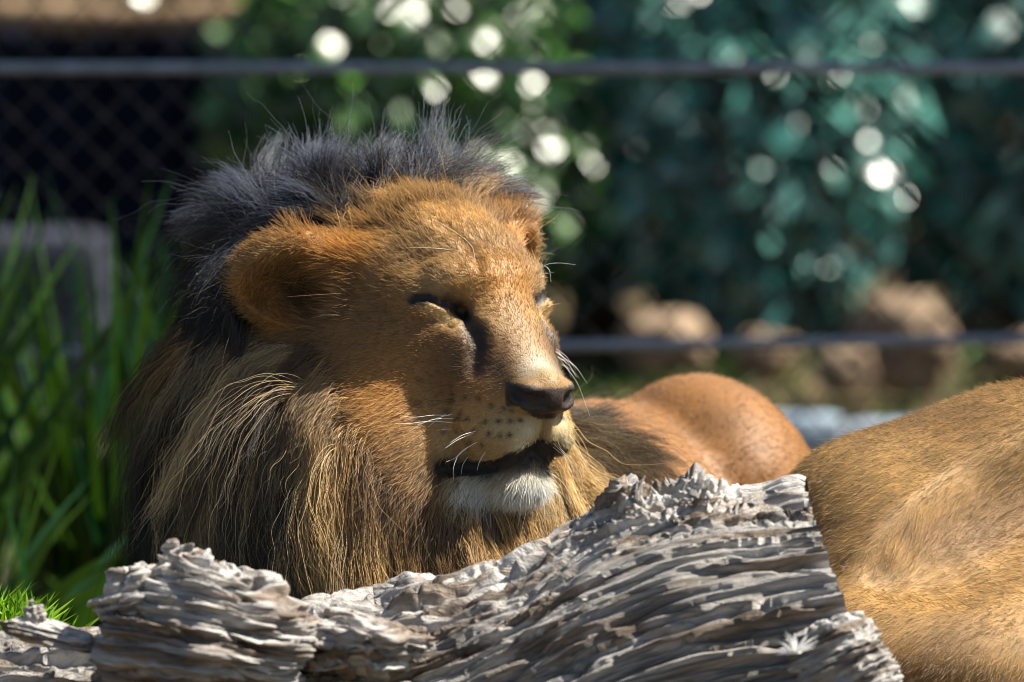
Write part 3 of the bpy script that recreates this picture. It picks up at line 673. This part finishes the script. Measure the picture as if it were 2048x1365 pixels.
# ---- colours of the coat, by place on the head
BASE = np.array([136, 98, 50.])
BLOBS = []                                                    # centre (local), radius, sRGB, strength
def spot(px, py, rpx, c, st=1.0):
    h = hit(px, py); h[1] = abs(h[1]); BLOBS.append((h, rpx / PXM, np.array(c, float), st))
for a in [(700, 680, 120, (116, 84, 46), .85), (760, 780, 110, (178, 120, 54), .85), (700, 850, 90, (180, 130, 70), .8), (650, 620, 60, (136, 96, 50), .7),
          (860, 460, 60, (178, 142, 96), .8), (800, 530, 60, (128, 96, 58), .8), (880, 565, 45, (176, 146, 106), .6),
          (1000, 560, 60, (176, 122, 58), .8), (950, 430, 50, (186, 138, 76), .8), (905, 510, 40, (150, 112, 68), .6),
          (985, 640, 30, (172, 134, 84), .6), (1040, 690, 45, (150, 112, 70), .7), (1085, 730, 40, (176, 164, 146), .85), (1050, 745, 26, (150, 140, 128), .7), (1130, 740, 30, (184, 172, 150), .8),
          (925, 722, 66, (74, 50, 26), .92), (990, 748, 50, (66, 44, 24), .92), (900, 660, 40, (96, 68, 36), .8), (960, 690, 26, (60, 40, 24), .8), (1010, 700, 24, (112, 78, 44), .6), (900, 770, 40, (120, 80, 40), .7), (880, 690, 40, (128, 86, 44), .6),
          (960, 800, 46, (150, 100, 48), .7), (1010, 815, 35, (168, 122, 66), .6), (930, 850, 45, (184, 142, 88), .8), (1000, 860, 50, (180, 150, 106), .85), (1060, 862, 36, (204, 184, 146), .9), (1040, 895, 24, (204, 186, 152), .8),
          (880, 880, 30, (196, 160, 110), .8), (850, 850, 40, (186, 140, 84), .7), (980, 985, 66, (246, 240, 228), 1.0), (1060, 980, 56, (248, 244, 236), 1.0), (925, 972, 34, (240, 228, 204), .9), (1000, 950, 22, (150, 124, 92), .7), (1060, 932, 18, (150, 124, 92), .6), (1020, 1010, 40, (238, 230, 214), .9),
          (880, 626, 14, (198, 162, 112), .9), (905, 644, 13, (198, 162, 112), .9), (895, 596, 14, (66, 46, 30), .7), (920, 608, 14, (52, 36, 24), .8), (940, 640, 14, (44, 30, 20), .85), (956, 668, 20, (26, 18, 12), .97), (960, 700, 18, (34, 24, 14), .9), (950, 730, 22, (60, 40, 22), .8),
          (1073, 903, 18, (34, 26, 22), .95), (1050, 916, 14, (40, 30, 24), .9), (846, 606, 10, (40, 28, 20), .8), (835, 640, 26, (136, 92, 50), .5),
          (700, 500, 60, (190, 128, 54), .8), (620, 500, 60, (176, 120, 58), .8), (540, 500, 40, (170, 128, 78), .7), (500, 560, 40, (176, 118, 58), .8), (560, 620, 40, (170, 112, 52), .8), (590, 570, 34, (70, 46, 26), .85), (610, 600, 26, (46, 30, 18), .8), (645, 560, 28, (150, 98, 44), .6)]: spot(*a)
SPOTS = [hit(x, y) for x, y in [(931, 795), (956, 798), (983, 812), (1008, 818), (1024, 821), (905, 803), (918, 836), (937, 838), (971, 844), (998, 843), (1021, 843), (1041, 841), (926, 868), (950, 862), (978, 868), (1000, 872), (1020, 870), (940, 884), (965, 890), (905, 790)]]
SPOTS = np.array(SPOTS); SPOTS[:, 1] = np.abs(SPOTS[:, 1])
LIDS = np.array([hit(*q) for q in [(858, 617), (872, 625), (886, 634), (899, 644), (910, 655)]]); LIDS[:, 1] = np.abs(LIDS[:, 1]); LLIP = np.array([hit(*q) for q in [(1074, 922), (1053, 928), (1009, 936), (960, 940)]]); LLIP[:, 1] = np.abs(LLIP[:, 1]); MP = np.array(MOUTH); MP[:, 1] = np.abs(MP[:, 1]); EP = np.array(EYE); NP_ = np.array(NOS)
def seg_dist(q, L):
    d = np.full(len(q), 9.0)
    for a, b in zip(L[:-1], L[1:]):
        ab = b - a; t = np.clip(((q - a) @ ab) / max(ab @ ab, 1e-9), 0, 1); d = np.minimum(d, np.linalg.norm(q - a - t[:, None] * ab, axis=1))
    return d
def is_nose(h):
    s = np.abs(h[:, 1]); w = h[:, 2]; u = h[:, 0]
    return (u > .088) & (w < -.089 + .25 * np.maximum(s - .02, 0)) & (w > -.127) & (s < np.minimum(.010 + (w + .128) * 1.9, .048))
def head_color(p):
    h = HL(p); h[:, 1] = np.abs(h[:, 1]); c = np.tile(BASE, (len(p), 1))
    c *= (1 + .10 * noise(p * 60) + .08 * noise(p * 25 + 5))[:, None]
    for b, r, col, st in BLOBS:
        d = ((h - b) ** 2).sum(1) / r ** 2; m = d < 9
        w = (st * np.exp(-d[m]))[:, None]; c[m] = c[m] * (1 - w) + col * w
    # mottling of the muzzle and cheek, whisker rows
    q = smooth(.02, -.02, np.abs(h[:, 0] - .03) - .03) * smooth(-.05, -.08, h[:, 2])
    m = smooth(.25, .6, noise(p * 90)) * q * .5; c = c * (1 - m)[:, None] + np.array([70, 44, 22]) * m[:, None]
    for sp in SPOTS:
        d = ((h - sp) ** 2).sum(1); m = np.exp(-d / .0030 ** 2)[:, None] * .85; c = c * (1 - m) + np.array([24, 16, 10]) * m
    m = np.exp(-(seg_dist(h, MP) / (.007 + .007 * smooth(.055, .01, h[:, 0]))) ** 2); m = np.where(m > .3, .95, m)[:, None]; c = c * (1 - m) + np.array([22, 16, 14]) * m
    m = ((seg_dist(h, MP) < .011) & (h[:, 2] < np.interp(h[:, 0], MP[::-1, 0], MP[::-1, 2]) + .001) & (h[:, 0] > .0))[:, None] * .93; c = c * (1 - m) + np.array([46, 35, 28]) * m
    m = (np.exp(-(seg_dist(h, np.array(PHIL)) / .0035) ** 2) * .95)[:, None]; c = c * (1 - m) + np.array([24, 16, 14]) * m
    m = np.exp(-(seg_dist(h, LLIP) / .008) ** 2)[:, None] * .9; c = c * (1 - m) + np.array([40, 30, 24]) * m
    m = np.exp(-(seg_dist(h, EP) / .0062) ** 2); m = np.where(m > .4, .97, m)[:, None]; c = c * (1 - m) + np.array([16, 11, 9]) * m
    M2 = (MP[[0, 1, 2, 3]] + LLIP) / 2; m = np.clip(1.3 * np.exp(-(seg_dist(h, M2) / .008) ** 4), 0, .95)[:, None]; c = c * (1 - m) + np.array([34, 26, 22]) * m
    for b in LIDS:
        m = np.exp(-((h - b) ** 2).sum(1) / .0065 ** 2)[:, None] * .95; c = c * (1 - m) + np.array([206, 170, 118]) * m
    hn = np.array(NOS); hn[:, 1] = np.abs(hn[:, 1]); m = is_nose(h)[:, None] * .96; c = c * (1 - m) + (np.array([46, 35, 32]) + 22 * noise(p * 260)[:, None]) * m
    m = (np.exp(-(seg_dist(h, hn) / .0085) ** 4) * .97)[:, None]; c = c * (1 - m) + np.array([9, 7, 6]) * m
    return s2l(np.clip(c, 4, 250))
# ---- where the mane grows
def mane_mask(p):
    h = HL(p); u, s, w = h[:, 0], np.abs(h[:, 1]), h[:, 2]
    wb = np.interp(u, [-.26, -.20, -.13, -.07, -.01, .03, .08], [.02, .0, -.045, -.090, -.150, -.222, -.245])
    low = smooth(-.012, .03, wb - w)
    top = smooth(-.135, -.165, u + .25 * np.maximum(s - .08, 0) - .10 * np.maximum(.10 - w, 0) * 0)
    earz = (u < -.12) & (u > -.32) & (s > .10) & (w < .11) & (w > -.055)            # the ears themselves stay short
    d = np.linalg.norm((h - np.array([-.195, .155, .030])) / np.array([.085, .085, .075]), axis=1)
    ear_ = smooth(1.15, .95, np.linalg.norm((np.c_[u, s, w] - np.array([-.185, .150, .030])) / np.array([.085, .075, .075]), axis=1))
    m = np.maximum(low, top * smooth(.02, .05, w + .3 * (-u - .15))) * (1 - ear_)
    m = np.maximum(m, smooth(-.215, -.24, u))
    m *= smooth(.55, .42, p[:, 1]) * smooth(.10, .14, p[:, 2]) * np.maximum(smooth(.05, .0, p[:, 0]), smooth(.26, .22, np.linalg.norm(h - np.array([-.08, 0, -.06]), axis=1)))
    return m
BN = vnormals(BV, BF); BH = HL(BV); BM = mane_mask(BV)
near_head = np.linalg.norm(BH - np.array([-.06, 0, -.05]), axis=1) < .30
def body_color(p):
    c = np.tile(np.array([136, 90, 42.]), (len(p), 1))
    c *= (1 + .08 * noise(p * 14) + .03 * noise(p * 50))[:, None]
    dk = smooth(.10, .5, noise(p * np.array([5, 9, 9]) + 3))[:, None] * .35; c = c * (1 - dk) + np.array([84, 58, 34]) * dk
    return s2l(np.clip(c, 4, 250))
def lion_color(p):
    c = body_color(p); k = np.linalg.norm(HL(p) - np.array([-.06, 0, -.05]), axis=1) < .30
    c[k] = head_color(p[k]); m = mane_mask(p)[:, None]; return c * (1 - m) + s2l([60, 44, 32]) * m
BC = lion_color(BV) * np.array([.78, .82, .78])
lion = empty('lion', (0.0, .35, 0.0))
tag(lion, 'male lion with black and tan mane resting behind the weathered log, eyes closed', 'lion')
body = mesh('body', BV, BF, mat_tint('lion_skin', .55, .35, .3, 500), lion, col=BC)
# short coat
bare = is_nose(BH) | (seg_dist(np.c_[BH[:, 0], np.abs(BH[:, 1]), BH[:, 2]], MP) < .006 + .005 * smooth(.055, .01, BH[:, 0])) | (seg_dist(np.c_[BH[:, 0], np.abs(BH[:, 1]), BH[:, 2]], EP) < .0045)
fc = facing(BV, BN)
W = np.where(near_head, 1.0, .5) * (1 + .8 * smooth(.0, .04, BH[:, 0]) * smooth(-.10, -.125, BH[:, 2]) * near_head) * (1 - BM * .9) * ~bare * fc * smooth(-.0, .1, BV[:, 2] - .02)
p, n = seeds(BV, BF, BN, 190000, W)
h = HL(p); u, s_, w_ = h[:, 0], np.abs(h[:, 1]), h[:, 2]; head = np.linalg.norm(h - np.array([-.06, 0, -.05]), axis=1) < .30
fl = (h - np.array([.125, 0, -.10])); fl[:, 2] += -.05 * smooth(.05, .09, s_) - .13 * smooth(.02, -.08, u) * smooth(.06, -.05, w_)
flow = np.where(head[:, None], fl @ HM, np.array([.35, .75, -.35]) + 0 * p)
ln = np.interp(np.linalg.norm(h - np.array([.115, 0, -.095]), axis=1), [0, .04, .10, .16, .24], [.004, .006, .008, .010, .014])
ln = np.where(head, ln, .009)
ln = ln * (.35 + .65 * smooth(.004, .018, seg_dist(np.c_[u, s_, w_], EP)))
chin = smooth(-.178, -.20, w_) * smooth(-.03, .0, u) * head; ln = ln + .012 * chin
pad = smooth(.03, .06, u) * smooth(-.11, -.13, w_) * (1 - chin) * head; ln = ln * (1 - .10 * pad)
eard = np.linalg.norm((np.c_[u, s_, w_] - np.array([-.185, .150, .030])) / np.array([.095, .085, .08]), axis=1); onear = (eard < 1.1) & head
ln = np.where(onear, rng.uniform(.008, .016, len(ln)), ln); ln = np.where(onear & (s_ < .142) & (u > -.185) & (w_ < .07), rng.uniform(.016, .036, len(ln)), ln); bm = mane_mask(p); ln = ln + .02 * bm
top = head & (w_ > .09) & (u < -.09); ln = ln + .014 * top
tilt = np.where(head, .27, .25) + .20 * onear + .25 * top
pts, rad = short_fur(p, n, flow, ln, tilt, jit=.20, rad=.00027)
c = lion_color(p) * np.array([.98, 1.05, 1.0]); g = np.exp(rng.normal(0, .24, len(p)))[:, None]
rad *= np.where(head, np.interp(np.linalg.norm(h - np.array([.115, 0, -.095]), axis=1), [.03, .13], [.6, 1]), 1.1)[:, None]
stray = rng.random(len(p)) < .004; pts[stray] = pts[stray][:, :1] + (pts[stray] - pts[stray][:, :1]) * rng.uniform(1.6, 3, stray.sum())[:, None, None]
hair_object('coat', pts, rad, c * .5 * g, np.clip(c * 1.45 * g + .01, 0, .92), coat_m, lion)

# ---- the mane
N = 120000; p, n = seeds(BV, BF, BN, N, BM * (.25 + .75 * fc) * (1 + 1.2 * smooth(-.02, .05, BH[:, 2])))
h = HL(p); u, s_, w_ = h[:, 0], h[:, 1], h[:, 2]; ff = H(-.02, 0, -.06)
cl = rng.choice(N, 1500, replace=False); lo_ = rng.choice(N, 150, replace=False)
def nearest(q, c):
    from mathutils.kdtree import KDTree
    k = KDTree(len(c))
    for i, x in enumerate(c): k.insert(x, i)
    k.balance(); return np.array([k.find(x)[1] for x in q])
i1 = nearest(p, p[cl]); i2 = nearest(p, p[lo_])
topm = smooth(.02, .09, w_) ; low = smooth(-.05, -.16, w_); back = smooth(-.17, -.26, u)
# length: short crest, long flanks and beard
L = .086 * topm + (1 - topm) * (.17 + .05 * low)

dist = np.interp(u, [-.26, -.20, -.13, -.07, -.01, .03, .08], [.02, .0, -.045, -.090, -.150, -.222, -.245]) - w_
fringe = smooth(-.17, -.14, u) * (w_ > .03); L *= (1 - .6 * fringe) * (1 - .28 * smooth(-.13, -.19, u) * (1 - topm) * smooth(.10, .04, dist))
L *= np.where((topm > .5) & (rng.random(N) < .02), rng.uniform(1.3, 1.8, N), 1)
L *= np.where(topm > .5, 1, .25 + .75 * smooth(-.015, .04, dist))
L *= smooth(.06, .03, u - .0) * .45 + .55
L *= rng.normal(1, .16, N).clip(.5, 1.5) * (1 + .22 * rng.normal(size=150))[i2].clip(.6, 1.5)
d = unit(p - ff) * .7 + np.stack([-.05 - .30 * smooth(-.06, -.2, u) * smooth(-.26, -.14, w_), 0 * u, -.70 + 0 * u], -1) * (1 - topm)[:, None] + np.array([.05, .30, .30]) * topm[:, None]
d = d - n * (d * n).sum(1)[:, None]; d = unit(d) + n * (.30 + .45 * topm)[:, None]
lock = rng.normal(size=(150, 3)) * .24; tuft = rng.normal(size=(1500, 3)) * .22
d = unit(unit(d) + lock[i2] + tuft[i1] + rng.normal(size=(N, 3)) * .10)
K = 13; pts = np.zeros((N, K, 3)); q = p - n * .002; pts[:, 0] = q; st = (L / (K - 1))[:, None]
wob = rng.normal(size=(N, 3)) * .09 + (rng.normal(size=(1500, 3)) * .16)[i1]; grav = np.array([0, 0, -1.0]) * (.17 + .16 * low - .10 * topm)[:, None]
for k in range(1, K):
    d = unit(d + grav + wob * math.sin(k * 1.7) + rng.normal(size=(N, 3)) * .05)
    q = q + d * st; f0 = LF.at(q); off = .006 + .02 * k / K * rng.random(N)
    m = f0 < off
    if m.any():
        g = LF.grad(q[m]); q[m] += g * (off[m] - f0[m])[:, None]; d[m] = unit(d[m] - g * np.minimum((d[m] * g).sum(1), 0)[:, None])
    pts[:, k] = q
# waves along the strands
ph_ = rng.uniform(0, 6.28, N)[:, None]; ks = np.linspace(0, 1, K)[None]; amp_ = (.0055 * (1 - .6 * topm) * rng.uniform(.4, 1.3, N))[:, None] * ks
side_ = unit(np.cross(pts[:, -1] - pts[:, 0], np.array([.2, 1.0, 0.1]))); wv = np.sin(ks * L[:, None] / .045 * 6.28 * .8 + ph_ * .3 + (rng.uniform(0, 6.28, 1500))[i1][:, None])
pts = pts + side_[:, None] * (amp_ * wv)[..., None]
bend_ = (rng.normal(size=(1500, 3)) * [.014, .010, .010])[i1] + (rng.normal(size=(150, 3)) * [.014, .012, .010])[i2] + np.array([.012, 0, 0])
pts = pts + bend_[:, None] * (ks[..., None] ** 1.7) * (1 - .5 * topm)[:, None, None] * (L / .17)[:, None, None]
# gather into tufts
tt = np.linspace(0, 1, K)[None, :, None]; cen = pts[cl][i1]; amt = (.85 * tt ** 1.1) * rng.uniform(.3, 1, N)[:, None, None]
fly = (rng.random(N) < .10)[:, None, None]; amt = np.where(fly, 0, amt)
pts = pts * (1 - amt) + (cen + (pts[:, :1] - cen[:, :1]) * .25) * amt
pts += np.where(fly, rng.normal(size=(N, 1, 3)) * .02 * tt ** 2, 0)
# colours by root
blond = np.array([202, 170, 118.]); tan = np.array([164, 124, 72.]); brown = np.array([84, 56, 30.]); black = np.array([15, 11, 10.]); slate = np.array([24, 21, 24.])
dist = np.interp(u, [-.26, -.20, -.13, -.07, -.01, .03, .08], [.02, .0, -.045, -.090, -.150, -.222, -.245]) - w_
c = np.tile(tan, (N, 1)); lk = (rng.random(150))[i2]; tk = rng.random(1500)[i1]
def mixc(c, col, w): w = np.clip(w, 0, 1)[:, None]; return c * (1 - w) + col * w
c = mixc(c, blond, smooth(.0, .05, dist) * smooth(.1, .45, lk))
c = mixc(c, brown, smooth(.45, .8, tk) * .7)
c = mixc(c, black, smooth(.075, .12, dist) * np.clip(1.25 - 1.3 * smooth(.55, .75, lk), 0, 1) * (.7 + .4 * (tk > .3)))
c = mixc(c, slate, smooth(-.05, .01, w_) * smooth(-.14, -.19, u))
c = mixc(c, np.array([184, 128, 62.]), smooth(-.16, -.13, u) * (w_ > .04))
c = mixc(c, np.array([196, 166, 118.]), smooth(.02, -.06, s_) * (w_ < -.1) * .7)
tipc = mixc(c * 1.12, blond, .25 * (c[:, 0] > 90))
tipc = mixc(tipc, np.array([20, 14, 11.]), smooth(-.05, -.11, u) * (1 - topm) * np.clip(1.35 - 1.2 * smooth(.72, .9, lk), 0, 1))
tipc = mixc(tipc, np.array([120, 124, 136.]), topm * (c[:, 0] < 60) * (tk > .6) * .8)  # pale blue-grey crest tips: bluish sheen painted into the hair colour
g = np.exp(rng.normal(0, .30, N))[:, None]
rad = (.00030 * rng.uniform(.7, 1.25, N))[:, None] * np.interp(np.linspace(0, 1, K), [0, .6, 1], [1, .8, .25])[None]
hue = np.array([.95, 1.02, 1.10]); hair_object('mane', pts, rad, s2l(np.clip(c, 4, 250)) * g * hue, s2l(np.clip(tipc, 4, 250)) * g * hue, mat_coat('mane_hair', .045, .30), lion)
# ---- whiskers and long brow hairs, each its own
def surf_world(px, py): h_ = hit(px, py); return H(*h_)
wm = mat_plain('white_whisker', (.82, .80, .74), rough=.4, spec=.5); dm = mat_plain('dark_whisker', (.03, .022, .016), rough=.4, spec=.5)
def whisker(px, m, out=.03, r=.00042):
    a = surf_world(*px[0]); n_ = len(px); pts_ = [a] + [P(x, y, a[1] - out * (k + 1) / n_) for k, (x, y) in enumerate(px[1:])]
    pts_ = np.array(pts_); t = np.linspace(0, n_ - 1, 14); c_ = np.stack([np.interp(t, np.arange(n_), pts_[:, k]) for k in range(3)], -1)
    for _ in range(2): c_[1:-1] = (c_[:-2] + 2 * c_[1:-1] + c_[2:]) / 4
    v, f = tube(c_, np.linspace(r, r * .25, 14), 5); mesh('whisker', v, f, m, lion)
for w_px in [[(905, 828), (850, 843), (800, 876), (762, 905)], [(902, 861), (840, 868), (770, 893), (752, 908)], [(900, 832), (868, 830), (828, 836), (800, 832)], [(908, 846), (860, 842), (820, 848), (790, 848)],
             [(905, 858), (860, 862), (800, 890), (778, 908)], [(895, 826), (858, 852), (826, 880), (782, 902)], [(948, 866), (915, 880), (890, 897)], [(938, 893), (910, 917), (893, 924)], [(955, 884), (918, 905), (906, 935), (907, 962)],
             [(935, 915), (925, 930), (922, 950)], [(970, 905), (958, 925), (954, 942)], [(955, 862), (925, 870), (900, 886)], [(912, 838), (870, 838), (835, 850)]]: whisker(w_px, wm)
for w_px in [[(912, 802), (870, 806), (830, 815), (806, 822)], [(905, 799), (860, 803), (812, 820)], [(937, 838), (912, 845), (896, 860)]]: whisker(w_px, dm, .02)
for w_px in [[(1072, 515), (1088, 505), (1110, 510)], [(1075, 540), (1095, 528), (1120, 526), (1152, 530)], [(1076, 548), (1088, 530), (1100, 540), (1102, 566)], [(1075, 552), (1090, 548), (1108, 545)], [(900, 470), (880, 462), (845, 498)], [(950, 520), (945, 490), (905, 460), (868, 440)],
             [(905, 500), (860, 496), (812, 496)]]: whisker(w_px, wm, .015, .0003)
for k in range(18):
    y0_ = rng.choice([rng.uniform(680, 740), rng.uniform(820, 980), rng.uniform(820, 980)]); x0_ = np.interp(y0_, [690, 760, 800, 860, 910, 980], [1108, 1140, 1126, 1122, 1100, 1085]); e = rng.uniform(25, 70); sl = rng.uniform(.5, 1.8)
    whisker([(x0_ - 4, y0_), (x0_ + e * .6, y0_ + e * .5 * sl), (x0_ + e, y0_ + e * 1.15 * sl)], wm, -.02, .00025)
# ------------------------------------------------------------------ the second lion, asleep past the end of the log
NF = Field(np.arange(.18, 1.95, .009), np.arange(-.42, .75, .009), np.arange(-.05, .78, .009))
def ne(c, r, k=.06, M=np.eye(3)): NF.ell(c, r, M, k)
NF.cap((.66, .24, .27), (1.15, .32, .31), .22, .24, k=.06)                    # barrel
ne(P(1830, 1060, .14), (.15, .18, .12), .06)                                   # rump
ne(P(1720, 1080, .14), (.095, .14, .10), .06)
ne(P(1960, 1080, -.02), (.20, .12, .070), .06, tiltM(10))                       # hip
ne(P(1860, 1330, -.06), (.25, .15, .10), .06, tiltM(-6))                       # thigh
ne(P(2040, 960, .17), (.16, .17, .115), .06, tiltM(12))
NF.cap((.78, -.12, .12), (.60, -.26, .06), .085, .055, k=.05); NF.cap((.60, -.26, .06), (.85, -.32, .045), .05, .04, k=.03)   # hind leg folded
ne((1.30, .20, .30), (.20, .22, .27), .08); NF.cap((1.35, .05, .12), (1.25, -.28, .06), .08, .05, k=.05)                       # shoulder, foreleg
NF.cap((1.40, .25, .40), (1.58, .16, .48), .15, .12, k=.06); ne((1.64, .10, .52), (.12, .11, .11), .05); ne((1.72, .0, .47), (.075, .08, .06), .04)
for sx in (-.07, .07): ne((1.60 + sx, .16, .63), (.035, .02, .04), .02)
NF.cap((.52, .35, .16), (.33, .50, .04), .03, .02, k=.03)
def nhit(px, py):
    ys = np.linspace(-.45, .6, 500); q = np.array([P(px, py, y) for y in ys]); return q[np.argmax(NF.at(q) < 0)]
fold = [nhit(*q) for q in [(2140, 960), (2040, 985), (1950, 1030), (1870, 1085), (1790, 1130)]]
for a, b, ra, rb in zip(fold[:-1], fold[1:], (.08, .08, .07, .05), (.08, .07, .05, .02)): NF.cap(a, b, ra, rb, .05, True)
LV, LFc = NF.mesh(); LN = vnormals(LV, LFc)
def lioness_color(p):
    c = np.tile(np.array([142, 109, 62.]), (len(p), 1)); c *= (1 + .10 * noise(p * 20) + .08 * noise(p * 70))[:, None]
    m = (smooth(.0, .5, noise(p * [6, 6, 9] + 3)) * .45)[:, None]; c = c * (1 - m) + np.array([96, 66, 34]) * m; return s2l(np.clip(c, 4, 250))
lioness = empty('lion', (.9, .2, 0)); tag(lioness, 'golden brown lion lying past the broken end of the log, rump and thigh in view', 'lion')
mesh('body', LV, LFc, mat_tint('lioness_skin', .6, .3, .3, 500), lioness, col=lioness_color(LV))
vis = smooth(.95, .70, LV[:, 0]) * .93 + .07
p, n = seeds(LV, LFc, LN, 150000, facing(LV, LN) * vis)
flow = np.array([-.75, -.15, -.62]) + .30 * np.stack([noise(p * 4), noise(p * 4 + 9), noise(p * 4 + 5)], -1)
pts, rad = short_fur(p, n, flow, np.where(rng.random(len(p)) < .004, .03, .0115), np.full(len(p), .30), jit=.20, rad=.00023)
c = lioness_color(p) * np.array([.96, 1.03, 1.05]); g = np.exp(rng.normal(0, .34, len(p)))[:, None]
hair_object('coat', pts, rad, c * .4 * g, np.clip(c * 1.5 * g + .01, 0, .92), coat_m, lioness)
